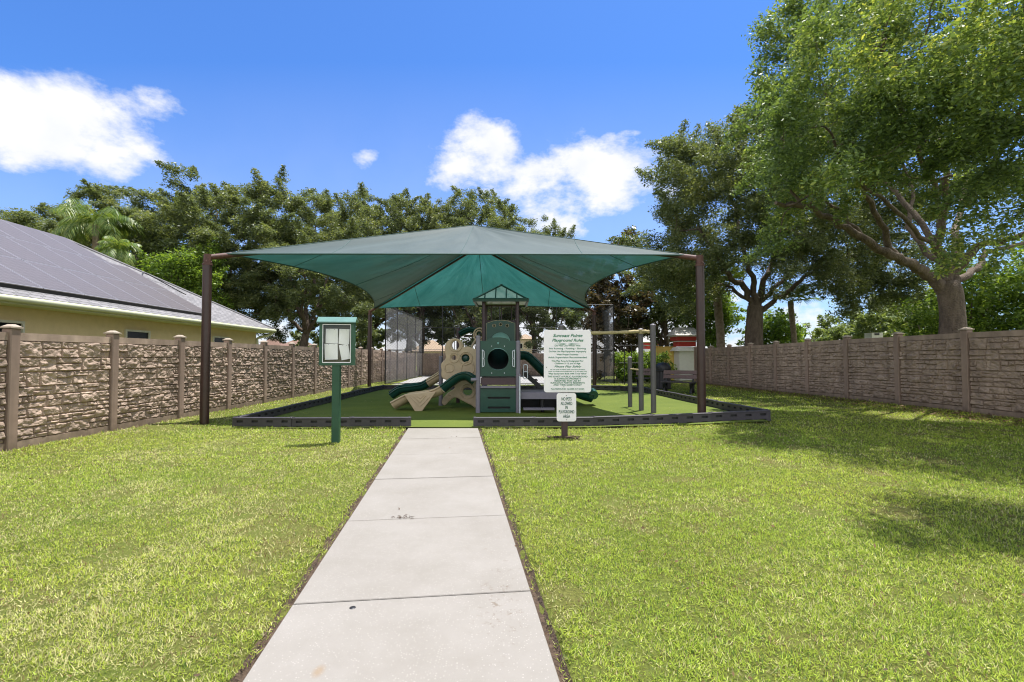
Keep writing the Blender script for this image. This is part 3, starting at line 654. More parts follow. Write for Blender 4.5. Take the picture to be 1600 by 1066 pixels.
def stone_fence(label, pts, face):
    """pts: list of (x,y) post positions; face +1: stones look to the left of travel direction"""
    root = thing('stone_fence', label, 'fence', (pts[0][0], pts[0][1], 0))
    for i, (x, y) in enumerate(pts):
        z = gz(x, y) if y < 30 else 0
        o = link('post', POST, root); o.location = (x - pts[0][0], y - pts[0][1], z)
        if i < len(pts) - 1: a = math.atan2(pts[i + 1][1] - y, pts[i + 1][0] - x)
        o.rotation_euler = (0, 0, a)
        c = link('post_cap', CAP, o)
        if i < len(pts) - 1:
            x2, y2 = pts[i + 1]; z2 = gz(x2, y2) if y2 < 30 else 0
            p = link('stone_panel', PANEL, root); p.location = ((x + x2) / 2 - pts[0][0], (y + y2) / 2 - pts[0][1], (z + z2) / 2)
            p.rotation_euler = (0, -math.atan2(z2 - z, PITCHF) * (1 if face < 0 else -1), a + (math.pi if face > 0 else 0))
            k = math.hypot(x2 - x, y2 - y) / PITCHF; p.scale = (k * (1 if i % 2 else -1), 1, 1)
    return root
# left fence: faces +x. posts measured in the photo at depth 7.4, 9.3, ...
lf = [(-7.72 + .006 * (7.42 + PITCHF * k), 7.42 + PITCHF * k) for k in range(-4, 17)]
stone_fence('long tan stone-pattern fence on the left, catching the sun in front of the yellow house', lf, -1)
rf = [(10.28 - .03 * (10.95 + PITCHF * k - 11), 10.95 + PITCHF * k) for k in range(-5, 9)]
stone_fence('long taupe stone-pattern fence on the right, in shade under the big oaks', rf, 1)
ff = [(-7.4 + PITCHF * k, 38.2) for k in range(0, 10)]
stone_fence('far stone-pattern fence behind the fenced court', ff, -1)

# ------------------------------------------------------------------ shade canopy
def canopy():
    FL = Vector((-6.84, 10.82, 0)); FR = Vector((4.27, 10.95, 0)); BL = Vector((-7.02, 23.9, 0)); BR = Vector((4.07, 23.95, 0))
    EV = EYE + 2.25
    root = thing('shade_canopy', 'big green fabric shade canopy on four brown steel posts over the playground', 'shade canopy', (-1.3, 17.3, 0))
    A1 = Vector((-1.30, 16.4, EYE + 4.48)); A2 = Vector((-1.32, 19.2, EYE + 4.48))
    for P in (FL, FR, BL, BR):
        z0 = gz(P.x, P.y)
        b = MB().tube([(P.x, P.y, z0 - .3), (P.x, P.y, EV - .16)], .093, 20); po = part('post', b, M['steel_brown'], root)
        c = MB().tube([(P.x, P.y, EV - .17), (P.x, P.y, EV + .05)], .078, 18)
        for a in range(6): c.lathe((P.x + .086 * math.cos(a), P.y + .086 * math.sin(a), EV - .13), [(.014, 0), (.014, .02), (.0, .021)], 6)
        c.tube([(P.x, P.y, EV - .20), (P.x, P.y, EV - .16)], .105, 18)
        part('post_collar', c, M['rust'], po)
    tops = [Vector((P.x, P.y, EV)) for P in (FL, FR, BR, BL)]
    beams = [(tops[0], A1), (tops[1], A1), (tops[2], A2), (tops[3], A2)]
    dn = Vector((0, 0, -.09))
    for a, b in beams:
        part('hip_beam', MB().tube([a + Vector((0, 0, -.03)), a.lerp(b, .3) + dn, b + dn], .05, 12), M['steel_brown'], root)
        d = (b - a).normalized()
        part('corner_bracket', MB().tube([a + Vector((0, 0, -.02)), a + d * .5 + Vector((0, 0, -.03))], .062, 12), M['rust'], root)
    part('ridge_beam', MB().tube([A1 + dn, A2 + dn], .05, 12), M['steel_brown'], root)
    def corner(t, A): return t + (A - t).normalized() * .32 + Vector((0, 0, .02))
    cs = [corner(tops[0], A1), corner(tops[1], A1), corner(tops[2], A2), corner(tops[3], A2)]
    slopes = [(cs[0], cs[1], A1, A1, Vector((0, 1.0, .22)), 2.2), (cs[1], cs[2], A1, A2, Vector((-1.05, 0, .22)), 2.2), (cs[2], cs[3], A2, A2, Vector((0, -.65, .08)), 2.2), (cs[3], cs[0], A2, A1, Vector((1.05, 0, .22)), 2.2)]
    NU, NV = 48, 24
    fb = MB(); seams = MB(); hem = MB()
    for a, b, ra, rb, sag, _ in slopes:
        def S(u, v):
            e = a.lerp(b, u) + sag * (4 * u * (1 - u))
            r = ra.lerp(rb, u)
            p = e.lerp(r, v)
            bow = 4 * u * (1 - u) * (4 * v * (1 - v)); n = Vector((0, 0, -.10)) * bow
            w = .022 * mnoise.noise(Vector((u * 14, v * 3, a.x + a.y))) * 4 * v * (1 - v)
            return p + n + Vector((0, 0, w)) * min(1, 8 * u * (1 - u))
        Lr = (b - a).length; Hs = ((a + b) / 2 - (ra + rb) / 2).length
        vs = [S(i / NU, j / NV) for j in range(NV + 1) for i in range(NU + 1)]
        fs = []; uv = []
        for j in range(NV):
            for i in range(NU):
                q = [(i, j), (i + 1, j), (i + 1, j + 1), (i, j + 1)]
                fs.append([y * (NU + 1) + x for x, y in q]); uv.append([(x / NU * Lr * .12 + a.x, y / NV * Hs * .12 * 4) for x, y in q])
        fb.add(vs, fs, True, uv)
        ax = 0 if abs(b.x - a.x) > abs(b.y - a.y) else 1
        for c0 in ((-4.42, -1.33, 1.74) if ax == 0 else (13.3, 17.4, 21.6)):
            pl = []
            for j in range(41):
                v = j / 40 * .995; lo, hi = 0.0, 1.0; f0 = S(0, v)[ax] - c0; f1 = S(1, v)[ax] - c0
                if f0 * f1 > 0: break
                for _k in range(22):
                    md = (lo + hi) / 2
                    if (S(md, v)[ax] - c0) * f0 > 0: lo = md
                    else: hi = md
                pl.append(S(lo, v))
            if len(pl) > 2: seams.tube(pl, .010, 5)
        hem.tube([S(i / 40, 0.0) for i in range(41)], .02, 6)
        hem.tube([S(0, j / 10) + Vector((0, 0, .005)) for j in range(11)], .012, 5)
    o = part('canopy_fabric', fb, M['fabric'], root)
    part('fabric_seam', seams, M['seam'], o); part('fabric_hem', hem, M['seam'], o)
M['seam'] = mat('dark_green_stitching', (0.04, 0.085, 0.08), 0.7, bump=0)
canopy()

# ------------------------------------------------------------------ playground border
def timber():
    L_, H_, T_ = 1.235, .235, .10; b = MB()
    xs_ = [-L_ / 2]; holes = []
    n = 4
    for i in range(n):
        cx = -L_ / 2 + L_ * (i + .5) / n; w = .13; xs_ += [cx - w / 2, cx + w / 2]
    xs_.append(L_ / 2)
    zs_ = [0, .02, .055, .125, .175, H_ - .02]
    for sgn in (-1, 1):
        y = sgn * (T_ / 2 - .012); 
        for j in range(len(zs_) - 1):
            for i in range(len(xs_) - 1):
                hole = (i % 2 == 1) and j in (3, 1)
                x0, x1, z0, z1 = xs_[i], xs_[i + 1], zs_[j], zs_[j + 1]
                if not hole: q = [(x0, y, z0), (x1, y, z0), (x1, y, z1), (x0, y, z1)]; b.add(q, [(0, 1, 2, 3)] if sgn < 0 else [(3, 2, 1, 0)])
                else:
                    y2 = y - sgn * .034; q = [(x0, y, z0), (x1, y, z0), (x1, y, z1), (x0, y, z1), (x0, y2, z0), (x1, y2, z0), (x1, y2, z1), (x0, y2, z1)]
                    b.add(q, [(4, 5, 6, 7), (0, 1, 5, 4), (1, 2, 6, 5), (2, 3, 7, 6), (3, 0, 4, 7)])
    b.bbox((0, 0, H_ - .012), (L_, T_, .026), .008)
    b.box((-L_ / 2 + .012, 0, H_ / 2 - .01), (.024, T_ - .018, H_ - .02)).box((L_ / 2 - .012, 0, H_ / 2 - .01), (.024, T_ - .018, H_ - .02))
    for x in (-L_ / 2 + .03, L_ / 2 - .03): b.tube([(x, 0, 0), (x, 0, H_ + .012)], .028, 12)
    me = b.mesh('border_timber', M['black_plastic']); me.materials.append(M['black'])
    for p in me.polygons:
        if abs(p.center.y) < .005 and abs(p.normal.y) > .9: p.material_index = 1  # pocket floors coloured black to paint the shade inside
    return me
def border():
    T = timber(); root = thing('playground_border', 'low black plastic timber edging around the turf playground', 'border', (0, 10.4, 0))
    def run(p, q, n, f=False):
        for i in range(n):
            a = Vector(p).lerp(Vector(q), i / n); c = Vector(p).lerp(Vector(q), (i + 1) / n); m = (a + c) / 2
            o = link('border_timber', T, root); za, zc = gz(a.x, a.y), gz(c.x, c.y)
            lift = .0 if i % 2 else .006
            o.location = (m.x, m.y - 10.4, (za + zc) / 2 - .01 + lift)
            d = c - a; o.rotation_euler = (0, -math.atan2(zc - za, d.length), math.atan2(d.y, d.x)); o.scale = (d.length / 1.235 * 1.01, 1, 1)
    run((-5.97, 10.44), (-2.17, 10.42), 3)
    run((-.82, 10.42), (5.62, 10.62), 5)
    run((5.62, 10.7), (5.25, 19.2), 7); run((5.25, 19.2), (4.55, 20.6), 1); run((4.55, 20.6), (3.3, 21.6), 1); run((3.3, 21.6), (-5.9, 22.3), 8)
    run((-5.93, 10.55), (-6.05, 20.9), 8); run((-6.05, 20.9), (-5.9, 22.3), 1)
border()

# ------------------------------------------------------------------ signs
def sign():
    Y = 9.2; zc = at(886, 516, Y)
    base = at(882, 683, Y); root = thing('rules_sign', 'white playground rules board with green writing above a small no pets sign', 'sign', (base.x, Y, 0))
    part('post', MB().bbox((base.x + .01, Y + .09, .78), (.115, .115, 1.6), .012), M['maroon'], root)
    a = at(850, 613, Y); b = at(923, 516, Y)
    cx = (a.x + b.x) / 2; W = b.x - a.x; H = b.z - a.z; cz = (a.z + b.z) / 2
    t3 = lambda x, y, d: Vector((cx + x, Y + d, cz + y))
    o = link('sign_board', plate(rrect(-W / 2, -H / 2, W / 2, H / 2, .05), [], .012, M['signwhite'], 'sign_board', t3, OFF[root.name], .002), root)
    k = H / 97.0
    def ly(p): return H / 2 - (p - 516) * k
    def lw(p): return p * k
    L1 = [('Suncoast Pointe', 0, ly(527), .085, .35, lw(46)), ('Playground Rules', 0, ly(534), .075, .35, lw(49))]
    L2 = [('Do Not Use When Wet', 0, ly(541.5), .042, 0, lw(40)), ('No Running - Pushing - Shoving', 0, ly(546), .042, 0, lw(57)), ('Do Not Use Play Equipment Improperly', 0, ly(550.6), .042, 0, lw(58)),
          ('Wear Proper Footwear', 0, ly(555.4), .042, 0, lw(34)), ('Adult Supervision Recommended', 0, ly(560), .044, 0, lw(60)), ('This Play Area Is Designated For', 0, ly(565.4), .040, 0, lw(50)),
          ('Children 5-12 yrs of Age', 0, ly(569.3), .040, 0, lw(40)), ('Please Play Safely', 0, ly(574.4), .052, .35, lw(42)),
          ('No one under 5 without adult supervision permitted', 0, ly(578.4), .022, 0, lw(54)), ('while on playground equipment or in the play area', 0, ly(581.0), .022, 0, lw(60)),
          ('"Play Equipment Built with True Value"', 0, ly(585.2), .040, 0, lw(60)),
          ('THIS IS NOT A PUBLIC PLAYGROUND', 0, ly(589.8), .042, 0, lw(62)), ('IT IS PRIVATE PROPERTY', 0, ly(593.2), .042, 0, lw(42)), ('RESERVED FOR USE BY', 0, ly(596.4), .042, 0, lw(41)),
          ('SUNCOAST POINTE RESIDENTS', 0, ly(599.6), .042, 0, lw(53)), ('AND THEIR GUESTS ONLY', 0, ly(602.8), .042, 0, lw(44)), ('PLAYGROUND CLOSES AT DUSK', 0, ly(609), .036, 0, lw(52))]
    def letters(lines, name, m, parent, f3, bold=0):
        V, Fc = text_polys(lines)
        if bold:
            n = len(V); V2 = list(V); F2 = list(Fc)
            for (ox, oy) in ((bold, 0), (0, bold), (bold, bold)):
                b0 = len(V2); V2 += [(x + ox, y + oy) for x, y in V]; F2 += [[i + b0 for i in f] for f in Fc]
            # separate layers 0.3 mm apart so that no faces coincide
            mb = MB(); mb.add([f3(x, y, -.0085 - .0003 * (i // n)) for i, (x, y) in enumerate(V2)], F2)
        else:
            mb = MB(); mb.add([f3(x, y, -.0085) for x, y in V], Fc)
        return part(name, mb, m, parent)
    letters(L1, 'lettering', M['signgreen'], o, t3, .003); letters(L2, 'lettering', M['signgreen'], o, t3, .0016)
    d = MB(); yy = ly(539) + .015
    for sx in (-1, 1): d.add([t3(sx * .005, yy, -.009), t3(sx * .07, yy + .011, -.009), t3(sx * .26, yy + .001, -.009), t3(sx * .07, yy - .011, -.009)], [(0, 1, 2, 3)])
    part('divider_mark', d, M['signgreen'], o)
    u = MB(); yb = ly(611.2); u.add([t3(-W * .36, yb, -.009), t3(W * .36, yb, -.009), t3(W * .36, yb + .004, -.009), t3(-W * .36, yb + .004, -.009)], [(0, 1, 2, 3)]); part('underline', u, M['signgreen'], o)
    for px, py in ((881, 604.5), (854, 574)):
        q = at(px, py, Y - .008); part('bolt', MB().tube([q, q + Vector((0, -.006, 0))], .007, 8), M['black'], o)
    a = at(870, 658.5, Y); b = at(900, 614.5, Y); c2x = (a.x + b.x) / 2; c2z = (a.z + b.z) / 2; w = b.x - a.x; h = b.z - a.z
    t4 = lambda x, y, d: Vector((c2x + x, Y - .004 + d, c2z + y))
    o2 = link('small_sign_board', plate(rrect(-w / 2, -h / 2, w / 2, h / 2, .045), [], .008, M['signwhite'], 'small_sign_board', t4, OFF[root.name], .002), root)
    k2 = h / 44.0
    L3 = [(s, 0, h / 2 - (p - 614.5) * k2, .088, 0, wd * k2) for s, p, wd in (('NO PETS', 626, 15.5), ('ALLOWED', 633, 18), ('IN', 639.2, 3.6), ('PLAYGROUND', 646, 24), ('AREA', 653, 11))]
    letters(L3, 'lettering', M['signink'], o2, t4, .0015)
    for py in (618.2, 656): q = at(885, py, Y - .008); part('bolt', MB().tube([q, q + Vector((0, -.006, 0))], .007, 8), M['black'], o2)
    m = MB()
    for i in range(60):
        a = rnd.uniform(0, 6.28); r = rnd.uniform(.05, .3); x = base.x + r * math.cos(a) * 1.1; y = Y + r * math.sin(a) * .6; m.box((x, y, gz(x, y) + .012), (rnd.uniform(.02, .06), rnd.uniform(.02, .05), .02), rnd.uniform(0, 3))
    tag(link('soil_clods', m.mesh('soil_clods', M['soil'])), 'loose dark soil clods at the foot of the rules sign post', 'soil', kind='stuff')
sign()

def kiosk():
    Y = 8.65; base = at(523, 690, Y); x0 = base.x + .02; zb = at(527, 571, Y).z; zt = at(527, 503, Y).z
    root = thing('notice_kiosk', 'green notice box on a square post holding four papers behind glass', 'notice board', (x0, Y, 0))
    part('post', MB().bbox((x0, Y, (zb + .04) / 2), (.135, .1, zb + .04), .01), M['kiosk'], root)
    rz = R(6); m = Matrix.Rotation(rz, 3, 'Z'); cx = x0 + .01
    W = .60; D = .13; H = zt - zb; cz = (zt + zb) / 2
    def T(x, y, z): return Vector((cx, Y, cz)) + m @ Vector((x, y, z))
    fr = MB()
    t = .055
    fr.box(T(-W / 2 + t / 2, 0, 0), (t, D, H), rz).box(T(W / 2 - t / 2, 0, 0), (t, D, H), rz).box(T(0, 0, -H / 2 + t * .4), (W - 2 * t, D, t * .8), rz).box(T(0, 0, H / 2 - t * .3), (W - 2 * t, D, t * .6), rz).box(T(0, D / 2 - .01, 0), (W - .02, .018, H - .02), rz)
    f = part('box_frame', fr, M['kiosk'], root)
    part('backing_board', MB().box(T(0, D / 2 - .03, 0), (W - 2 * t, .01, H - .1), rz), M['cork'], root)
    tr = MB(); w2 = W / 2 - t - .004; h2 = H / 2 - .052
    for sx in (-1, 1): tr.box(T(sx * w2, -D / 2 + .008, 0), (.012, .012, 2 * h2), rz)
    for sz in (-1, 1): tr.box(T(0, -D / 2 + .008, sz * h2), (2 * w2, .013, .014), rz)
    part('door_trim', tr, M['signwhite'], root)
    for (ax, az, w, h, tilt) in ((-.105, .135, .21, .26, .0), (.11, .125, .18, .27, -.03), (-.11, -.145, .225, .285, .04), (.125, -.15, .16, .27, .17)):
        b = MB(); n = 7; vs = []
        for j in range(n + 1):
            for i in range(n + 1):
                u = i / n - .5; v = j / n - .5; x = ax + u * w * math.cos(tilt) - v * h * math.sin(tilt); z = az + v * h + u * w * math.sin(tilt)
                vs.append(T(x, D / 2 - .042 - .012 * (1 + math.sin(u * 5 + ax * 30) * math.cos(v * 4 + az * 9)) * .8 - (.006 if az < 0 else 0), z))
        b.add(vs, [(j * (n + 1) + i, j * (n + 1) + i + 1, (j + 1) * (n + 1) + i + 1, (j + 1) * (n + 1) + i) for j in range(n) for i in range(n)], True)
        p = part('paper', b, M['paper'], root)
        g = MB()
        for sx in (-.18, .25): g.lathe(T(ax + sx * w, -.02, az + h * .42), [(.006, 0), (.006, .006), (0, .007)], 8)
        part('push_pin', g, M['black'], p)
    rf = MB(); e = .335; zz = H / 2
    prof = [(-D / 2 - .05, zz - .005), (-.01, zz + .085), (D / 2 + .05, zz + .01)]
    pts = []
    for x in (-e, e):
        for (y, z) in prof: pts.append(T(x, y, z))
        for (y, z) in reversed(prof): pts.append(T(x, y, z - .018))
    rf.add(pts, [(0, 1, 2, 3, 4, 5), (11, 10, 9, 8, 7, 6)] + [(i, (i + 1) % 6, 6 + (i + 1) % 6, 6 + i) for i in range(6)])
    part('roof', rf, mat('faded_green_roof', (.13, .24, .21), .3, bump=.03), root)
    g, nt, out = newmat('clear_door_glass'); gl = N(nt, 'ShaderNodeBsdfGlossy'); gl.inputs['Roughness'].default_value = .03; tr_ = N(nt, 'ShaderNodeBsdfTransparent'); mx = N(nt, 'ShaderNodeMixShader'); mx.inputs[0].default_value = .02
    nt.links.new(tr_.outputs[0], mx.inputs[1]); nt.links.new(gl.outputs[0], mx.inputs[2]); nt.links.new(mx.outputs[0], out.inputs['Surface'])
    part('glass_door', MB().box(T(0, -D / 2 + .02, 0), (2 * w2, .004, 2 * h2), rz), g, root)
kiosk()

# ------------------------------------------------------------------ playset
def channel(path, widthv, w, wall, th=.03, n=9):
    """open slide trough: path points, width direction"""
    pts = spline(path, 6); wv = Vector(widthv).normalized(); prof = []
    for i in range(n + 1):
        a = math.pi * i / n; prof.append((-math.cos(a) * w / 2, -math.sin(a) * wall * .9))
    prof = [(-w / 2 - .03, .03), (-w / 2, .045)] + [(x, z) for x, z in prof] + [(w / 2, .045), (w / 2 + .03, .03)]
    outer = [(x * 1.06, z - th) for x, z in reversed(prof)]
    ring = prof + outer; k = len(ring); vs = []
    for i, p in enumerate(pts):
        t = (pts[min(i + 1, len(pts) - 1)] - pts[max(i - 1, 0)]).normalized(); up = wv.cross(t)
        if up.z < 0: up = -up
        for x, z in ring: vs.append(p + wv * x + up * z)
    fs = []
    for i in range(len(pts) - 1):
        for a in range(k): fs.append((i * k + a, i * k + (a + 1) % k, (i + 1) * k + (a + 1) % k, (i + 1) * k + a))
    fs.append(tuple(range(k))); fs.append(tuple(reversed(range((len(pts) - 1) * k, len(pts) * k))))
    return MB().add(vs, fs, True)
def z1(px, py): return (580 + px / 4.636, 440 + py / 4.636)
def playset():
    Y0 = 13.0; Y1 = 14.6; Y2 = 15.7; G = .03
    root = thing('play_structure', 'playground tower with green tunnel panel, tan climber and teal slides under the canopy', 'play structure', (-.4, 14.2, 0))
    o0 = OFF[root.name]
    xl = at(747, 560, Y0).x; xr = at(809.5, 560, Y0).x; xc = (xl + xr) / 2
    def post(x, y, zt, m, r=.062, z0=G - .2):
        p = part('post', MB().tube([(x, y, z0), (x, y, zt - .02)], r, 16), m, root)
        part('post_cap', MB().lathe((x, y, zt - .03), [(r + .006, 0), (r + .006, .015), (r * .7, .035), (0, .045)], 16), m, p)
    post(xl, Y0, at(747, 525, Y0).z, M['lavender']); post(xr, Y0, at(809, 533, Y0).z, M['lavender'])
    tl = at(756, 500, Y1).x; tr = at(808.5, 500, Y1).x; zE = at(783, 471, Y1).z
    for x in (tl, tr): post(x, Y1, zE, M['maroon'], .055); post(x, Y2, zE, M['maroon'], .055)
    w2 = (xr - xl) / 2 - .066
    def T(y, cz=0): return lambda x, z, d: Vector((xc + x, y + d, cz + z))
    Z = lambda py, y=Y0: at(780, py, y).z
    # lower slotted panel
    zt, zb = Z(607), G
    hs = [rrect(-.33 * .85, zb + .11, .33, zb + .17, .03), rrect(-.33 * .85, zb + .37, .33, zb + .43, .03)]
    link('slotted_panel', plate([(-w2, zb + .02), (w2, zb + .02), (w2, zt), (-w2, zt)], hs, .04, M['playgreen'], 'slotted_panel', T(Y0), o0, .004), root)
    part('cross_rail', MB().bbox((xc, Y0 - .02, Z(604.5)), (2 * w2, .09, .06), .01), M['lavender'], root)
    part('deck_edge', MB().box((xc, Y0 + .05, Z(596)), (2 * w2, .05, .19)), M['maroon'], root)
    part('deck', MB().box((xc, (Y0 + Y1) / 2 + .05, Z(593)), (2 * w2, Y1 - Y0 - .15, .05)), M['maroon'], root)
    # front tunnel panel with domed top
    zb, zs, zt = Z(588), Z(533), Z(527.5); cz = Z(562); r = .287
    out = [(-w2, zb), (w2, zb), (w2, zs), (.3, zs)] + [(.3 * math.cos(R(a)), zs + (zt - zs) * math.sin(R(a)) * 1.0) for a in range(15, 180, 15)] + [(-.3, zs), (-w2, zs)]
    link('tunnel_panel', plate(out, [circ(0, cz, r), circ(.0, Z(536), .035, 12)], .04, M['playgreen'], 'tunnel_panel', T(Y0), o0, .005), root)
    # rear arched panel
    zb2 = Z(536, Y1); zs2 = Z(505, Y1); zt2 = Z(500, Y1); w3 = (tr - tl) / 2 - .06; cc = (tl + tr) / 2
    T1 = lambda x, z, d: Vector((cc + x, Y1 + d, z))
    out = [(-w3, zb2), (w3, zb2), (w3, zs2)] + [(w3 * math.cos(R(a)) * .8, zs2 + (zt2 - zs2) * math.sin(R(a))) for a in range(20, 170, 15)] + [(-w3, zs2)]
    dots = [circ(x, Z(p, Y1), .04, 12) for x, p in ((-.2, 509), (0, 507), (.2, 509))]
    rp = link('arched_panel', plate(out, dots, .04, M['playgreen'], 'arched_panel', T1, o0, .004), root)
    rim = MB(); rim.tube([T1(x * .97, z - .012, -.024) for x, z in out], .007, 6, close=True)
    for x, p in ((-.2, 509), (0, 507), (.2, 509)): rim.tube([T1(a, b, -.024) for a, b in circ(x, Z(p, Y1), .045, 14)], .007, 6, close=True)
    part('panel_trim', rim, M['tan'], rp)
    # tunnel
    p0 = Vector((xc, Y0 + .01, cz)); p1 = Vector((cc, Y1 + .3, Z(531, Y1)))
    b = MB()
    b.tube([p0.lerp(p1, t) for t in (0, .25, .5, .75, 1)], .305, 32, cap=False)
    part('tunnel_tube', b, mat('pale_green_tunnel', (.26, .46, .40), .3, bump=.03), root)
    tli = MB(); tli.tube([p0.lerp(p1, t) for t in (0.02, .25, .5, .75, 1)], .283, 32, cap=False); part('tunnel_shade_tube', tli, M['black'], root)  # black inner tube paints the dark of the enclosed tunnel
    part('added_rear_panel', MB().box((cc, Y2 - .02, 1.78), (tr - tl - .12, .04, .95)), M['playgreen'], root)  # added to close the tunnel end so no bright sky shows through
    part('slot_shade_sheet', MB().box((xc, Y0 + .07, Z(626)), (2 * w2 - .02, .02, .62)), M['black'], root)  # black sheet standing in for the shade behind the slots
    bb = MB()
    for a, z in ((-.17, 541), (.17, 541), (-.17, 583), (.17, 583)): bb.tube([(xc + a, Y0 - .02, Z(z)), (xc + a, Y0 - .035, Z(z))], .014, 8)
    part('bolts', bb, M['whitecoat'], root)
    # D grips
    for x in (xl + .12, xr - .1):
        zt, zb = Z(547), Z(574); s = 1 if x < xc else -1
        pts = [(x, Y0 - .03, zt), (x, Y0 - .09, zt - .02), (x + s * .045, Y0 - .09, zt - .04), (x + s * .045, Y0 - .09, (zt + zb) / 2 + .03), (x + s * .03, Y0 - .09, (zt + zb) / 2), (x + s * .045, Y0 - .09, (zt + zb) / 2 - .03), (x + s * .045, Y0 - .09, zb + .04), (x, Y0 - .09, zb + .02), (x, Y0 - .03, zb)]
        g = MB().tube(spline(pts, 4), .012, 8); g.tube([(x, Y0 - .09, zt - .02), (x, Y0 - .09, zb + .02)], .012, 8)
        part('grip_handle', g, M['whitecoat'], root)
    # ladder pole on the right of the box
    a = at(812, 588, Y0 - .1); part('hand_rail', MB().tube([(a.x, Y0 - .1, a.z), (a.x + .0, Y0 - .12, G)], .022, 10), M['whitecoat'], root)
    part('rail_clamp', MB().tube([(a.x, Y0 - .06, a.z - .02), (a.x, Y0 - .06, a.z + .05)], .045, 12), M['lavender'], root)
    # tower deck, side barriers, window frame at the back
    part('tower_deck', MB().box((cc, (Y1 + Y2) / 2, 1.28), (tr - tl + .1, Y2 - Y1 + .1, .08)), M['maroon'], root)
    for x in (tl, tr):
        for k in range(6): pass
        gb = MB()
        for k in range(7): yy = Y1 + .12 + k * (Y2 - Y1 - .24) / 6; gb.tube([(x, yy, 1.32), (x, yy, 2.1)], .014, 8)
        gb.tube([(x, Y1, 2.1), (x, Y2, 2.1)], .02, 8); part('side_barrier', gb, M['maroon'], root)
    fb = MB(); za, zb = Z(498, Y2), Z(478, Y2)
    fb.box((cc, Y2, zb + .05), (tr - tl, .05, .16)).box((cc, Y2, za - .1), (tr - tl, .05, .09)); 
    for k in (-.33, 0, .33): fb.box((cc + k, Y2, (za + zb) / 2 - .03), (.03, .035, zb - za))
    part('window_frame', fb, M['maroon'], root)
    # roof
    ap = at(783, 447, (Y1 + Y2) / 2); e = .80; cy = (Y1 + Y2) / 2; cx = cc + .01; ze = zE + .03; zr = ap.z + .02
    cor = [Vector((cx - e, cy - e, ze)), Vector((cx + e, cy - e, ze)), Vector((cx + e, cy + e, ze)), Vector((cx - e, cy + e, ze))]; top = Vector((cx, cy, zr))
    pn = MB()
    for i in range(4): pn.add([cor[i], cor[(i + 1) % 4], top], [(0, 1, 2)])
    pn.add([c - Vector((0, 0, .02)) for c in cor], [(3, 2, 1, 0)])
    part('roof_panes', pn, M['pane'], root)
    rb = MB()
    for i in range(4):
        a, b2 = cor[i], cor[(i + 1) % 4]; rb.tube([a, a.lerp(top, .98)], .032, 8); rb.tube([a, b2], .045, 8); rb.box((a + b2) / 2 - Vector((0, 0, .03)), ((abs(b2.x - a.x) + .06) or .06, (abs(b2.y - a.y) + .06) or .06, .07))
        for t in (.2, .4, .6, .8):
            m = a.lerp(b2, t); h = 1 - abs(t - .5) * 2; n = (top - (a + b2) / 2); rb.tube([m, m + n * h * .98], .02, 6)
    rb.lathe(top - Vector((0, 0, .03)), [(.06, 0), (.05, .05), (0, .08)], 12)
    part('roof_frame', rb, M['playgreen'], root)
    # near slide, running to the left
    Ys = 13.75
    P = [(744, 592), (731, 584), (717, 585), (703, 594), (690, 604)]; Q = [(690, 604), (675, 611), (655, 614.5), (638, 617), (625, 623), (614, 629)]
    part('slide_top', channel([at(x, y, Ys) for x, y in P], (0, 1, 0), .5, .2), M['playteal'], root)
    part('slide_bed', channel([at(x, y, Ys) for x, y in Q], (0, 1, 0), .5, .2), M['tan'], root)
    tri = [at(x, y, Ys - .3) for x, y in ((633, 617), (680, 613), (659, 642), (650, 643))]
    o = link('slide_support', plate([(v.x, v.z) for v in tri], [], .09, M['tan'], 'slide_support', lambda x, z, d: Vector((x, Ys - .3 + d, z)), o0, .015), root)
    em = MB()
    for pl in ([(641, 620), (656, 636), (671, 620)], [(646, 619), (656, 629), (666, 618)], [(652, 619), (657, 623), (662, 618)]): em.tube([at(x, y, Ys - .35) for x, y in pl], .012, 6)
    part('embossed_rib', em, M['tan'], o)
    # double slide behind
    for k, (Yd, dy) in enumerate(((15.2, 2), (15.75, -1))):
        part('slide_bed', channel([at(x, y + dy, Yd) for x, y in ((692, 580), (680, 588), (668, 595))], (0, 1, 0), .42, .16), M['tan'], root)
        part('slide_runout', channel([at(x, y + dy, Yd) for x, y in ((668, 595), (658, 600), (640, 602.5), (625, 605), (611, 614))], (0, 1, 0), .42, .16), M['playteal'], root)
    # tan molded climber
    Yc = 14.35
    ol = [(520, 640), (516, 600), (548, 560), (543, 500), (548, 455), (575, 428), (605, 420), (640, 430), (662, 458), (666, 482), (705, 478), (745, 496), (775, 530), (775, 880), (725, 885), (665, 855), (612, 832), (570, 855), (532, 888), (522, 862), (556, 815), (612, 775), (600, 735), (556, 708), (520, 690)]
    pts = [at(*z1(x, y), Yc) for x, y in ol]; sm = spline([*pts, pts[0]], 4)[:-1]
    def hole(x, y, r, ry=None): c = at(*z1(x, y), Yc); return circ(c.x, c.z, r / 4.636 * Yc / F, 18, (ry or r) / 4.636 * Yc / F)
    hs = [hole(612, 462, 34, 40), hole(602, 552, 24), hole(685, 556, 36), hole(700, 795, 42, 36)]
    cl = link('climber', plate([(v.x, v.z) for v in sm], hs, .2, M['tan'], 'climber', lambda x, z, d: Vector((x, Yc + d, z)), o0, .03), root)
    for x, y, r in ((612, 462, 44), (602, 552, 34), (685, 556, 46), (700, 795, 52), (565, 625, 32), (700, 630, 46), (560, 840, 16)):
        c = at(*z1(x, y), Yc - .1); rr = r / 4.636 * Yc / F; part('climber_ring', MB().tube([(c.x + rr * math.cos(a), c.y, c.z + rr * math.sin(a)) for a in [i * math.pi / 12 for i in range(24)]], .022, 8, close=True), M['tan'], cl)
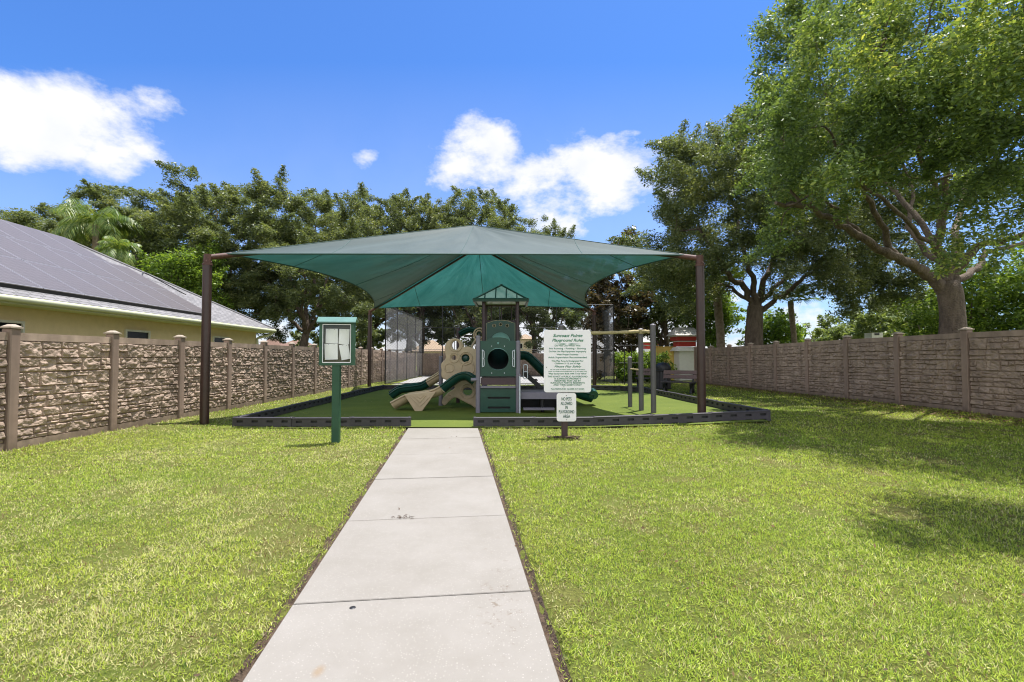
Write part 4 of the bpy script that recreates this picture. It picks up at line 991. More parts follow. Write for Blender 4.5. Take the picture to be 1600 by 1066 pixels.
    c = at(*z1(685, 556), Yc); part('bubble_window', MB().add([(c.x + .115 * math.cos(a) * math.cos(b_), c.y - .06 * math.sin(b_) , c.z + .115 * math.sin(a) * math.cos(b_)) for b_ in (0, .4, .8, 1.2) for a in [i * math.pi / 8 for i in range(16)]], [(j * 16 + i, j * 16 + (i + 1) % 16, j * 16 + 16 + (i + 1) % 16, j * 16 + 16 + i) for j in range(3) for i in range(16)] + [tuple(range(48, 64))], True), M['playteal'], cl)
    # posts and arch to the left of the tower
    a = at(689, 557, 14.9); post(a.x, 14.9, a.z, M['lavender'], .065)
    a = at(716, 512, 15.8); post(a.x, 15.8, a.z, M['maroon'], .06)
    part('arch_rail', channel([at(x, y, 15.8) for x, y in ((718, 521), (727, 516), (737, 514), (750, 519))], (0, 1, 0), .5, .1, .05), M['playteal'], root)
    ring = MB(); c = at(749, 523, 14.9)
    for rr in (.17, .11): ring.tube([(c.x + rr * math.cos(a), c.y, c.z + rr * 1.15 * math.sin(a)) for a in [i * math.pi / 14 for i in range(28)]], .024, 8, close=True)
    s_ = [(744, 530), (738, 540), (735, 550), (737, 562)]; ring.tube(spline([at(x, y, 14.9) for x, y in s_]), .035, 8)
    part('curl_climber', ring, M['tan'], root)
    part('axle', MB().tube([at(736, 593.5, Y0 - .02), at(745, 593.5, Y0 - .02)], .05, 12), M['lavender'], root)
    # right side: low deck, tube slide, stair stringer, grip
    a = at(813, 613, 13.3); b2 = at(880, 613, 13.3); zd = a.z
    dk = MB()
    for k in range(9): dk.box(((a.x + b2.x) / 2, 13.15 + k * .115, zd), (b2.x - a.x, .09, .03))
    dko = part('low_deck', dk, M['lavender'], root)
    part('deck_skirt', MB().box(((a.x + b2.x) / 2, 13.07, zd - .08), (b2.x - a.x, .04, .17)), M['lavender'], root)
    for x in (b2.x - .06, (a.x + b2.x) / 2 + .0):
        for y in (13.15, 14.0): part('leg', MB().tube([(x, y, G - .1), (x, y, zd - .02)], .045, 10), M['black'], root)
    part('deck_shade_sheet', MB().box(((a.x + b2.x) / 2, 14.2, .30), (b2.x - a.x, .03, .5)), M['black'], root)  # black sheet painted in for the shade under the low deck
    part('step', MB().box(((a.x + b2.x) / 2 - .1, 13.0, .14), (b2.x - a.x - .35, .25, .05)), M['lavender'], root)
    pts = [at(x, y, Yq) for x, y, Yq in ((811, 551, 15.2), (824, 552, 15.2), (838, 563, 15.1), (855, 580, 15.0), (875, 596, 14.9), (895, 606, 14.8), (912, 613, 14.8), (926, 617, 14.8))]
    part('tube_slide', channel(pts, (0, 1, 0), .55, .22, .04), M['playteal'], root)
    c = at(925, 615, 14.8); part('slide_lip', MB().tube([(c.x + .0, c.y - .3 + .6 * i / 10, c.z - .03 + .06 * math.sin(i * math.pi / 10)) for i in range(11)], .14, 14), M['playgreen'], root)
    st = [at(x, y, 14.2) for x, y in ((817, 577), (853, 609), (853, 617), (817, 586))]
    for dy in (0, .7):
        link('stair_stringer', plate([(v.x, v.z) for v in st], [], .05, M['black'], 'stair_stringer', lambda x, z, d, dy=dy: Vector((x, 14.2 + dy + d, z)), o0, .004), root)
    for k in range(3): c = st[0].lerp(st[1], (k + .5) / 3); part('stair_tread', MB().box((c.x, 14.55, c.z - .03), (.2, .64, .03)), M['maroon'], root)
    zt, zb = at(821, 570, 13.2).z, at(821, 592, 13.2).z; x = at(821, 580, 13.2).x
    g = MB().tube([(u_, 13.2, v_) for u_, v_ in rrect(x - .055, zb, x + .055, zt, .04)], .013, 8, close=True)
    g.tube([(x - .05, 13.2, (zt + zb) / 2), (x + .05, 13.2, (zt + zb) / 2)], .012, 8)
    part('grip_handle', g, M['whitecoat'], root)
playset()

# ------------------------------------------------------------------ exercise posts
def chinup():
    pos = [(1020, 507, 12.4, .068), (1001, 514, 12.95, .066), (984, 558, 13.9, .062), (877, 508, 13.1, .066)]
    a = at(1001, 600, 12.95); root = thing('overhead_bar_station', 'grey exercise posts with a tan overhead beam, right of the rules sign', 'exercise bars', (a.x, 12.95, 0))
    tops = []
    for px, py, Y, r in pos:
        t = at(px, py, Y); z0 = gz(t.x, Y); tops.append(t)
        p = part('post', MB().tube([(t.x, Y, z0 - .1), (t.x, Y, t.z - .02)], r, 16), M['greypost'], root)
        part('post_cap', MB().lathe((t.x, Y, t.z - .03), [(r + .006, 0), (r + .006, .02), (r * .6, .04), (0, .05)], 16), M['lavender'], p)
    zb = at(1000, 519, 12.95).z
    pts = [(tops[3].x, 13.1, zb), (tops[3].x + .9, 13.03, zb - .02), (tops[1].x - .4, 12.97, zb), (tops[1].x, 12.85, zb + .015), (tops[0].x - .08, 12.45, zb - .02)]
    part('overhead_beam', MB().tube(spline(pts, 8), [.045 + .006 * math.sin(i * 1.7) for i in range(33)], 10), M['rope'], root)
    z2 = at(990, 577.5, 13.4).z; part('low_bar', MB().tube([(tops[2].x, 13.9, z2), (tops[1].x, 12.95, z2)], .02, 8), M['rope'], root)
    part('beam_clamp', MB().box((tops[1].x, 12.86, zb), (.12, .12, .11)), M['rope'], root)
chinup()

# ------------------------------------------------------------------ benches, bin
def bench(label, x, y, rz, L_=1.45):
    z = gz(x, y); root = thing('bench', label, 'bench', (x, y, z), 'black framed benches outside the playground edging')
    m = Matrix.Rotation(rz, 3, 'Z')
    def T(a, b, c): return Vector((x, y, z)) + m @ Vector((a, b, c))
    for k in range(3):
        part('seat_plank', MB().box(T(0, -.17 + k * .15, .44), (L_, .135, .045), rz), M['blackish'], root)
    rt = m @ Matrix.Rotation(R(-14), 3, 'X')
    for k in range(2): part('back_plank', MB().box(T(0, .26 + k * .04, .63 + k * .17), (L_, .04, .145), rot=rt), M['benchplank'], root)
    for s in (-.5, .5):
        b = MB()
        b.box(T(s * L_ * .8, 0, .40), (.07, .52, .06), rz)
        b.tube(spline([T(s * L_ * .8, -.22, .40), T(s * L_ * .8, -.14, .2), T(s * L_ * .8, -.22, .02)], 5), .055, 8).tube(spline([T(s * L_ * .8, .26, .40), T(s * L_ * .8, .16, .2), T(s * L_ * .8, .26, .02)], 5), .055, 8)
        b.tube([T(s * L_ * .8, .2, .40), T(s * L_ * .8, .36, .84)], .035, 8)
        b.box(T(s * L_ * .8, -.22, .02), (.12, .14, .04), rz).box(T(s * L_ * .8, .26, .02), (.12, .14, .04), rz)
        part('bench_frame', b, M['black'], root)
M['blackish'] = mat('dark_seat_plank', (0.045, 0.035, 0.04), 0.5, var=.2)
b = at(1060, 613, 18.6); bench('nearer bench with brown slat back beside the right stone fence', b.x, 18.6, R(-32), 1.25)
b = at(1012, 603, 22.6); bench('farther bench behind the grey exercise posts, left of the ribbed bin', b.x, 22.4, R(-20), 1.2)
def bin_():
    Y = 21.3; p = at(1036, 600, Y); z = gz(p.x, Y); root = thing('litter_bin', 'black ribbed litter bin with a domed lid next to the bench', 'litter bin', (p.x, Y, z))
    b = MB()
    for i in range(28): a = 2 * math.pi * i / 28; b.box((p.x + .31 * math.cos(a), Y + .31 * math.sin(a), z + .42), (.03, .045, .8), a)
    b.tube([(p.x, Y, z + .02), (p.x, Y, z + .8)], .285, 24); part('ribbed_body', b, mat('dark_grey_slats', (.06, .055, .06), .5), root)
    for zz in (.04, .8): part('hoop', MB().tube([(p.x + .335 * math.cos(a), Y + .335 * math.sin(a), z + zz) for a in [i * math.pi / 14 for i in range(28)]], .02, 8, close=True), M['black'], root)
    part('domed_lid', MB().lathe((p.x, Y, z + .82), [(.34, 0), (.345, .08), (.31, .2), (.22, .3), (.1, .34), (0, .35)], 24), M['black'], root)
bin_()

# ------------------------------------------------------------------ court fence
def chainlink():
    H = 4.4; root = thing('court_fence', 'tall black chain-link fence around the court behind the playground', 'fence', (0, 26.5, 0))
    xl, xr, y0, y1 = -6.9, 5.55, 26.4, 37.2
    def run(a, b, n, mname, hh=H, mid=1.9, step=.11, wr=.0035):
        a = Vector(a); b = Vector(b); L_ = (b - a).length
        for i in range(n + 1):
            p = a.lerp(b, i / n); part('post', MB().tube([(p.x, p.y, -.1), (p.x, p.y, hh)], .035 if i in (0, n) else .026, 8), M['blackcoat'], root)
        for z in (hh - .03, mid, .08): part('rail', MB().tube([a + Vector((0, 0, z)), b + Vector((0, 0, z))], .018, 6), M['blackcoat'], root)
        w = MB(); d = (b - a).normalized(); k = 0; s = -hh
        while s < L_:
            for sg in (1, -1):
                if sg > 0: s0, z0_, s1, z1_ = s, 0.05, s + hh, hh
                else: s0, z0_, s1, z1_ = s, hh, s + hh, .05
                if s0 < 0: t = -s0 / (s1 - s0); z0_ = z0_ + (z1_ - z0_) * t; s0 = 0
                if s1 > L_: t = (L_ - s0) / (s1 - s0); z1_ = z0_ + (z1_ - z0_) * t; s1 = L_
                if s1 - s0 > .02: w.tube([a + d * s0 + Vector((0, 0, z0_)), a + d * s1 + Vector((0, 0, z1_))], wr, 3, cap=False)
            s += step
        part('chain_mesh', w, M[mname], root)
    run((xl, y0, 0), (xr, y0, 0), 4, 'blackcoat', step=.16, wr=.0022); run((xl, y0, 0), (xl, y1, 0), 4, 'galv', step=.085, wr=.003); run((xr, y0, 0), (xr, y1, 0), 4, 'galv', step=.085, wr=.003); run((xl, y1, 0), (xr, y1, 0), 5, 'blackcoat', hh=3.8, step=.2, wr=.0022)
    r2 = thing('hedge_fence', 'lower black chain-link fence in front of the bright hedge', 'fence', (7, 24.6, 0))
    for px in (987, 976, 1003): p = at(px, 600, 25.2); part('post', MB().tube([(p.x, 25.2, 0), (p.x, 25.2, 2.15)], .022, 8), M['blackcoat'], r2)
    for z in (2.12, 1.2, .15): part('rail', MB().tube([(5.55, 25.2, z), (8.4, 25.2, z)], .014, 6), M['blackcoat'], r2)
chainlink()

# ------------------------------------------------------------------ vegetation
def leaf_cloud(cent, rad, n_each, L_, W_, rg, flat=.75, up=.35, shell=.6):
    cent = np.asarray(cent); rad = np.asarray(rad); n_each = np.asarray(n_each, int)
    idx = np.repeat(np.arange(len(cent)), n_each); n = len(idx)
    d = rg.normal(size=(n, 3)); d /= np.linalg.norm(d, axis=1)[:, None]
    r = rg.random(n) ** shell; lump = 1 + .25 * np.sin(d[:, 0] * 5 + idx) * np.cos(d[:, 2] * 4 + idx * 1.7)
    pos = cent[idx] + d * (r * rad[idx] * lump)[:, None] * np.array([1, 1, flat])
    a = rg.normal(size=(n, 3)); a[:, 2] *= .6; a /= np.linalg.norm(a, axis=1)[:, None]
    nn = rg.normal(size=(n, 3)) + np.array([0, 0, up * 3]); b = np.cross(nn, a); b /= np.linalg.norm(b, axis=1)[:, None] + 1e-9
    s = (.5 + rg.random(n) ** 1.6 * 1.1)[:, None]
    a = a * L_ * s / 2; b = b * W_ * s / 2
    return np.stack([pos - a, pos + b - a * .1, pos + a, pos - b - a * .1], 1).reshape(-1, 3)
def crown_points(c, rad, n, rg, inner=.5, low=-1.0, mind=.9):
    pts = []; c = np.array(c); rad = np.array(rad); tries = 0
    ph = rg.uniform(0, 6.28, 6)
    while len(pts) < n and tries < n * 60:
        tries += 1
        d = rg.normal(size=3); d /= np.linalg.norm(d)
        if d[2] < low: continue
        k = 1 + .16 * math.sin(3 * math.atan2(d[1], d[0]) + ph[0]) + .12 * math.sin(5 * d[2] + ph[1] + 2 * d[0]) + .08 * math.sin(9 * d[0] + ph[2])
        r = rg.uniform(inner, 1.0) ** .6 * k
        p = c + d * rad * r
        if pts and min(np.sum((np.array(pts[-260:]) - p) ** 2, axis=1)) < mind ** 2: continue
        pts.append(p)
    return pts
def wiggle(a, b, r, k=5, amp=.08, sag=0):
    a = Vector(a); b = Vector(b); L_ = (b - a).length; out = []
    for i in range(k + 1):
        t = i / k; p = a.lerp(b, t)
        if 0 < i < k: p += Vector((r.gauss(0, amp), r.gauss(0, amp), r.gauss(0, amp))) * L_
        p.z += sag * math.sin(math.pi * t) * L_; out.append(p)
    return spline(out, 3)
def tree_from(name, label, cat, base, trunk, limbs, puffs, prad, n_leaf, L_, W_, lm, seed, group=None, bark='bark', flat=.75, twig=.02, maxlink=260):
    """trunk: (points, radii); limbs: list of (points, radii)"""
    rg = np.random.default_rng(seed); r = random.Random(seed)
    root = thing(name, label, cat, base, group)
    tb = MB(); tb.tube(trunk[0], trunk[1], 16)
    nodes = []
    for pts, rad in limbs:
        tb.tube(pts, rad, 10)
        nodes += [(Vector(p), q) for p, q in list(zip(pts, rad))[2:]]
    # branches grow outwards: each foliage clump hangs on the nearest wood already grown
    NP = np.array([tuple(a) for a, _ in nodes]); NR = [b for _, b in nodes]
    todo = [Vector(p) for p in puffs]; r.shuffle(todo); todo = todo[:maxlink]
    todo.sort(key=lambda P: float(np.min(np.linalg.norm(NP - np.array(P), axis=1))))
    for P in todo:
        d = np.linalg.norm(NP - np.array(P), axis=1) + np.maximum(0, NP[:, 2] - P.z) * .5; i0 = int(np.argmin(d)); q = Vector(NP[i0]); rr = NR[i0]
        w = wiggle(q, P, r, 3, .07, .04); k = len(w); r0 = min(rr * .72, .015 + .022 * (q - P).length); rad_ = [r0 * (1 - .55 * i / (k - 1)) + twig * .2 for i in range(k)]; tb.tube(w, rad_, 5, cap=False)
        NP = np.concatenate([NP, [tuple(w[k // 3]), tuple(w[2 * k // 3]), tuple(w[-1])]]); NR += [rad_[k // 3], rad_[2 * k // 3], rad_[-1]]
    part('trunk', tb, M[bark], root)
    radii = [r.uniform(*prad) for _ in puffs]; puffs = list(puffs); cen = np.mean(np.array(puffs), axis=0); ext = np.max(np.abs(np.array(puffs) - cen), axis=0)
    for p in list(puffs):
        q = (np.array(p) - cen) / ext
        if np.linalg.norm(q) > .62 and r.random() < .55 and p[1] > 9:
            d = q / np.linalg.norm(q) * .8 + np.array([r.gauss(0, .5), r.gauss(0, .5), .08 + r.gauss(0, .35)]); d /= np.linalg.norm(d); pos = np.array(p, float)
            st = prad[1] * .55
            for k in range(3):
                pos = pos + d * st; st *= .72; puffs.append(pos.copy()); radii.append(prad[1] * (.48 - .11 * k))
    radii = np.array(radii)
    cnt = (n_leaf / len(puffs) * (radii / radii.mean()) ** 2).astype(int)
    V = leaf_cloud(np.array(puffs), radii, cnt, L_, W_, rg, flat) - np.array(base)
    o = link('crown', npmesh('crown', V, 4, M[lm]), root)
    return root
def auto_tree(name, label, cat, x, y, h, cr, crz, tr, n_puff, n_leaf, L_, W_, lm, seed, group=None, fork=.28, z0=0, inner=.45, prad=(.5, .95), low=-.75, bark='bark', nl=6, mind=.7):
    r = random.Random(seed); rg = np.random.default_rng(seed)
    fz = z0 + h * fork; base = (x, y, z0); cz = z0 + h - crz
    tp = wiggle((x, y, z0 - .2), (x + r.uniform(-.3, .3), y + r.uniform(-.3, .3), fz), r, 3, .025); trd = [tr * (1.35 - .5 * i / (len(tp) - 1)) for i in range(len(tp))]; trd[0] *= 1.2
    top = tp[-1]; limbs = []
    for i in range(nl):
        a = 2 * math.pi * (i + r.uniform(-.3, .3)) / nl; e = r.uniform(.15, 1.2) if i else 1.4
        t = Vector((x + cr * .72 * math.cos(a) * math.cos(e), y + cr * .72 * math.sin(a) * math.cos(e), cz + crz * .75 * math.sin(e) - crz * .15))
        m = top.lerp(t, .45) + Vector((0, 0, -.08 * h * math.cos(e)))
        w = spline([top - Vector((0, 0, .15)), m] + [t], 5); w = [p + Vector((r.gauss(0, .12), r.gauss(0, .12), r.gauss(0, .1))) * (0 < j < len(w) - 1) for j, p in enumerate(w)]
        limbs.append((w, [tr * .62 * (1 - .8 * j / (len(w) - 1)) for j in range(len(w))]))
    puffs = crown_points((x, y, cz), (cr, cr, crz), n_puff, rg, inner, low, mind)
    return tree_from(name, label, cat, base, (tp, trd), limbs, puffs, prad, n_leaf, L_, W_, lm, seed, group, bark)

# big near oak at the right
def big_oak():
    r = random.Random(21); rg = np.random.default_rng(21); D = 13.6
    P = lambda x, y, d=D: at(x, y, d)
    tk = [P(1490, 560), P(1489, 520), P(1488, 490), P(1485, 462), P(1480, 440)]
    tp = spline(tk, 4); trr = [.35, .34, .33, .32, .31, .30, .295, .29, .285, .285, .285, .29, .29, .29, .28, .25, .2][:len(tp)]
    LM = []
    def limb(pl, r0, r1):
        w = spline([P(*q) for q in pl], 5); n = len(w)
        w = [p + Vector((r.gauss(0, .03), r.gauss(0, .03), r.gauss(0, .03))) * (j > 1) for j, p in enumerate(w)]
        LM.append((w, [.84 * (r0 + (r1 - r0) * (j / (n - 1)) ** .8) for j in range(n)]))
    limb([(1484, 465), (1462, 440), (1432, 418, 13.4), (1392, 398, 13), (1350, 372, 12.6), (1300, 345, 12.2), (1255, 325, 11.8), (1210, 318, 11.4)], .23, .05)
    limb([(1400, 402, 13.1), (1375, 350, 12.8), (1350, 300, 12.2), (1320, 250, 11.6)], .12, .04)
    limb([(1350, 372, 12.6), (1310, 330, 12.8), (1260, 290, 13), (1215, 260, 13)], .07, .03)
    limb([(1482, 450), (1478, 415), (1462, 380, 13.4), (1476, 330, 13), (1480, 285, 12.6), (1470, 220, 12)], .21, .06)
    limb([(1478, 415, 13.8), (1440, 385, 14.4), (1420, 345, 14.8), (1425, 300, 15.2), (1400, 230, 15.6)], .13, .04)
    limb([(1484, 450), (1495, 410), (1492, 372, 13.8), (1500, 330, 14.4), (1510, 270, 15)], .20, .06)
    limb([(1490, 425), (1530, 385, 13.2), (1570, 375, 12.8), (1620, 360, 12), (1680, 330, 11.4)], .15, .05)
    limb([(1492, 440), (1528, 420, 14), (1540, 395, 14.5), (1580, 385, 15), (1660, 350, 16)], .13, .05)
    limb([(1470, 330, 13), (1440, 250, 11), (1400, 150, 9.5), (1380, 60, 8.6)], .09, .03)
    limb([(1510, 320, 13.4), (1560, 240, 11.4), (1600, 150, 9.8), (1640, 60, 8.8)], .10, .03)
    limb([(1460, 380, 13.4), (1400, 300, 14.4), (1330, 220, 15), (1280, 120, 15)], .11, .03)
    limb([(1255, 325, 11.8), (1225, 270, 11.6), (1200, 200, 11.4)], .05, .02)
    limb([(1462, 385, 13.4), (1400, 330, 12), (1340, 280, 10.8), (1290, 200, 10.2)], .08, .025)
    c = (12.6, 12.3, 9.9); rad = (6.7, 6.6, 4.7)
    pf = crown_points(c, rad, 300, rg, .35, -.62, .85)
    def ok(p):
        if p[1] < 4.9: return False
        px = 800 + F * p[0] / p[1]; py = 557 - F * (p[2] - EYE) / p[1]
        if px < 1215 + max(0, (60 - py)) * .3: return False
        if py > 300 and px > 1280 and py > 300 + (px - 1280) * .16: return False
        if py > 310: return False
        return True
    pf = [p for p in pf if ok(p)]
    # explicit masses seen in the photograph: upper left boundary and the near overhang at the top right
    for (px, py, d, n, sp) in ((1245, 60, 12.5, 12, .7), (1225, 160, 12.2, 12, .65), (1220, 250, 12.0, 12, .7), (1265, 20, 12, 10, .9), (1250, 300, 12.6, 8, .7), (1420, 100, 8.2, 22, 1.1), (1540, 60, 7.6, 26, 1.1), (1580, 200, 8.2, 24, 1.0), (1480, 200, 8.8, 22, 1.0), (1590, 300, 9.6, 12, .7), (1330, 60, 9.6, 14, .9), (1380, 180, 10, 16, .9), (1520, 290, 10.5, 12, .8), (1330, 230, 11, 10, .8)):
        q = P(px, py, d)
        for k in range(int(n * .75)): pf.append(np.array([q.x + r.gauss(0, sp * .8), q.y + r.gauss(0, sp), q.z + r.gauss(0, sp * .7)]))
    # boughs reaching over the lawn above the picture
    for (x, y, z) in ((5.3, 5.35, 8.2), (5.9, 5.3, 8.3), (8.2, 6.6, 7.8), (9.0, 7.6, 7.6)):
        for k in range(6): pf.append(np.array([x + r.gauss(0, .35), y + r.gauss(0, .25), z + r.gauss(0, .3)]))
    return tree_from('oak_tree', 'big near oak with a pale forked trunk behind the right stone fence', 'tree', (P(1490, 560).x, D, 0), (tp, trr), LM, pf, (.34, .70), 340000, .085, .037, 'oak_near', 21, maxlink=520, twig=.012)
big_oak()
# second oak on the right
def mid_oak():
    r = random.Random(31); rg = np.random.default_rng(31); D = 22.5; P = lambda x, y, d=D: at(x, y, d)
    tp = spline([P(1178, 575), P(1178, 530), P(1179, 500), P(1180, 478)], 4); trr = [.42 - .008 * i for i in range(len(tp))]; LM = []
    def limb(pl, r0, r1):
        w = spline([P(*q) for q in pl], 5); n = len(w); w = [p + Vector((r.gauss(0, .05), r.gauss(0, .05), r.gauss(0, .05))) * (j > 1) for j, p in enumerate(w)]
        LM.append((w, [.84 * (r0 + (r1 - r0) * (j / (n - 1)) ** .8) for j in range(n)]))
    limb([(1180, 485), (1165, 455), (1140, 430, 22), (1120, 400, 21.5), (1090, 350, 21)], .22, .06)
    limb([(1180, 480), (1178, 440), (1160, 390, 23), (1150, 330, 23.5), (1120, 260, 24)], .2, .05)
    limb([(1183, 480), (1195, 440), (1210, 400), (1220, 350, 22), (1240, 280, 21)], .2, .05)
    limb([(1184, 490), (1215, 468), (1250, 440, 22), (1300, 410, 21.5), (1360, 390, 21)], .17, .05)
    limb([(1190, 470), (1230, 430, 23.5), (1270, 380, 24), (1310, 330, 25)], .15, .04)
    limb([(1172, 470), (1130, 445, 23.5), (1080, 430, 24), (1040, 400, 24.5)], .12, .04)
    pf = crown_points((P(1190, 330).x, 22, 8.2), (6.2, 5.6, 4.6), 330, rg, .45, -.7, .85)
    def ok(p):
        px = 800 + F * p[0] / p[1]; py = 557 - F * (p[2] - EYE) / p[1]
        return not (py > 450 and 1105 < px < 1290) and px > 1035 and py < 500
    pf = [p for p in pf if ok(p)]
    for (px, py, d, n) in ((1340, 440, 22, 22), (1390, 420, 22, 20), (1300, 410, 21, 18), (1375, 465, 23, 14), (1240, 400, 22, 12), (1150, 380, 21, 12), (1065, 330, 22, 18), (1050, 290, 22.5, 10), (1040, 390, 22, 14), (1035, 430, 23, 10), (1090, 460, 24, 8), (1075, 400, 21, 12), (1200, 350, 20, 14), (1260, 340, 20, 14), (1080, 420, 22, 12), (1110, 460, 23, 6), (1075, 250, 23, 7), (1120, 270, 21, 12), (1180, 240, 21, 12), (1230, 280, 21, 12), (1150, 320, 20, 10)):
        q = P(px, py, d)
        for k in range(n): pf.append(np.array([q.x + r.gauss(0, .7), q.y + r.gauss(0, 1), q.z + r.gauss(0, .6)]))
    tree_from('oak_tree', 'spreading oak with a dark trunk rising behind the far half of the right fence', 'tree', (P(1178, 560).x, D, 0), (tp, trr), LM, pf, (.38, .75), 290000, .11, .05, 'oak', 31, maxlink=400)
mid_oak()

# oaks behind the house and playground
protos = [auto_tree('oak_tree', 'x', 'tree', 0, 60 + i, 13.5, 5.2, 5.7, .25, 360, 200000, .125, .058, 'oak', 41 + i, 'row of oaks behind the house and playground', fork=.26, inner=.35, prad=(.34, .72), low=-.8, mind=.62) for i in range(3)]
spec = [(20, 305, 30, 1.02, 'leftmost background oak, above the solar roof at the left edge'), (120, 312, 35, 1.0, 'background oak just behind the drooping palm'),
        (228, 295, 31, 1.0, 'background oak between the palm and the left brown canopy post'), (340, 258, 32, 1.08, 'tallest background oak, directly above the left brown canopy post'),
        (478, 275, 31, 1.0, 'background oak whose pointed top rises above the notice box'), (575, 290, 44, 1.0, 'background oak above the left half of the green canopy'),
        (640, 283, 45, .92, 'background oak just left of the canopy peak'), (752, 290, 46, .98, 'background oak right behind the canopy peak'), (838, 330, 43, .95, 'smaller background oak right of the canopy peak')]
rr = random.Random(77)
for i, (px, ty, Y, k, lab) in enumerate(spec):
    t = at(px, ty, Y); h = t.z - .1
    o = protos[i] if i < 3 else copy_tree(protos[i % 3])
    s = h / 14.6; o.location = (t.x, Y, 0); o.scale = (1.12 * k * max(s, .9), 1.12 * k * max(s, .9), s) if i < 5 else (k * s, k * s, s); o.rotation_euler = (0, 0, rr.uniform(0, 6.28)); o['label'] = lab; o['group'] = 'row of oaks behind the house and playground'
# far trees and shrubs
def sp(name, label, cat, px, topy, Y, cr, crz, **k):
    t = at(px, topy, Y); a = dict(tr=.16, n_puff=70, n_leaf=16000, L_=.18, W_=.09, lm='pale', seed=int(px + Y), fork=.3, prad=(.4, .75), mind=.45); a.update(k)
    return auto_tree(name, label, cat, t.x, Y, t.z, cr, crz, a['tr'], a['n_puff'], a['n_leaf'], a['L_'], a['W_'], a['lm'], a['seed'], a.get('group'), a['fork'], 0, .3, a['prad'], a.get('low', -.9), 'bark', a.get('nl', 5), a['mind'])
sp('magnolia_tree', 'dark bronze-leaved tree right of the canopy behind the court fence', 'tree', 962, 385, 30, 1.9, 4.0, lm='magnolia', n_puff=90, n_leaf=17000, L_=.22, W_=.11, fork=.15, prad=(.35, .65))
sp('young_oak_tree', 'green tree between the bronze tree and the right canopy post', 'tree', 1030, 400, 31, 2.4, 3.0, lm='oak', n_leaf=22000)
sp('lime_tree', 'small bright green tree behind the house roof, left of the left canopy post', 'tree', 285, 385, 26, 1.7, 1.7, lm='lime', n_leaf=16000, L_=.14, W_=.07)
sp('shrub', 'glowing lime green shrub rising above the right fence beside the big oak trunk', 'shrub', 1560, 405, 17, 2.2, 1.9, lm='lime', n_leaf=30000, L_=.13, W_=.07, n_puff=110, fork=.12)
sp('shrub', 'bright green shrub in the gap right of the right canopy post', 'shrub', 1108, 440, 29, 1.3, 1.9, lm='lime', n_leaf=12000, fork=.15)
sp('shrub', 'low bright shrub behind the fence right of the dark oak trunk', 'shrub', 1212, 495, 28, 1.1, 1.2, lm='lime', n_leaf=8000, fork=.15)
for px, ty, Y, cr, crz, lab in ((1300, 500, 48, 3.2, 2.2, 'pale distant tree left of the white box above the right fence'), (1345, 480, 44, 3.0, 2.6, 'pale distant tree behind the white box above the right fence'), (1410, 455, 38, 3.2, 3.0, 'pale distant tree left of the big oak trunk'), (1450, 470, 34, 2.6, 2.4, 'pale distant tree touching the big oak trunk on its left')):
    sp('distant_tree', lab, 'tree', px, ty, Y, cr, crz, group='pale trees beyond the right fence', n_leaf=12000, L_=.26, W_=.14, fork=.2)
for px, ty, Y, cr, lab in ((655, 541, 85, 2.6, 'small round tree left of the tan roofed far house'), (500, 520, 60, 3.0, 'rounded far tree right of the brown roofed house'), (790, 525, 90, 4, 'far tree left of the beige two storey house'), (880, 520, 85, 4.5, 'far tree hidden mostly behind the rules sign'), (560, 500, 55, 3.5, 'far tree beyond the left fence near the notice box')):
    sp('distant_tree', lab, 'tree', px, ty, Y, cr, cr * .6, n_leaf=5000, L_=.4, W_=.22, fork=.2, lm='oak', n_puff=40)
# lower hanging tree behind the court, seen through the canopy opening
sp('court_oak_tree', 'oak with leaning pale trunk behind the court, seen under the canopy beside the tower roof', 'tree', 745, 420, 41, 4.2, 3.2, lm='oak', n_leaf=20000, tr=.26, fork=.3, n_puff=80, L_=.24, W_=.11, nl=7)
sp('court_oak_tree', 'oak with drooping sprays behind the court, seen under the canopy left of the climber', 'tree', 655, 430, 43, 4.2, 3.2, lm='oak', n_leaf=13000, tr=.25, fork=.3, n_puff=60, L_=.24, W_=.11)
sp('court_oak_tree', 'oak with drooping sprays behind the court, seen under the canopy right of the tower', 'tree', 858, 425, 42, 4.0, 3.3, lm='oak', n_leaf=15000, tr=.25, fork=.3, n_puff=65, L_=.24, W_=.11)

def hedge():
    rg = np.random.default_rng(5); n = 90; X = rg.uniform(5.9, 8.6, n); Yy = rg.uniform(26.2, 27.6, n); Z = rg.uniform(.3, 1.62, n)
    V = leaf_cloud(np.stack([X, Yy, Z], -1), np.full(n, .36), np.full(n, 260), .11, .06, rg, .9)
    root = thing('hedge', 'bright clipped green hedge behind the court fence and exercise posts', 'hedge', (7.2, 26.9, 0)); link('foliage', npmesh('foliage', V - np.array([7.2, 26.9, 0]), 4, M['lime']), root)
    b = MB()
    for k in range(8): b.tube([(6.1 + k * .33, 26.9, 0), (6.1 + k * .33 + .1, 26.9, 1.3)], .03, 6)
    part('stems', b, M['bark'], root)
hedge()

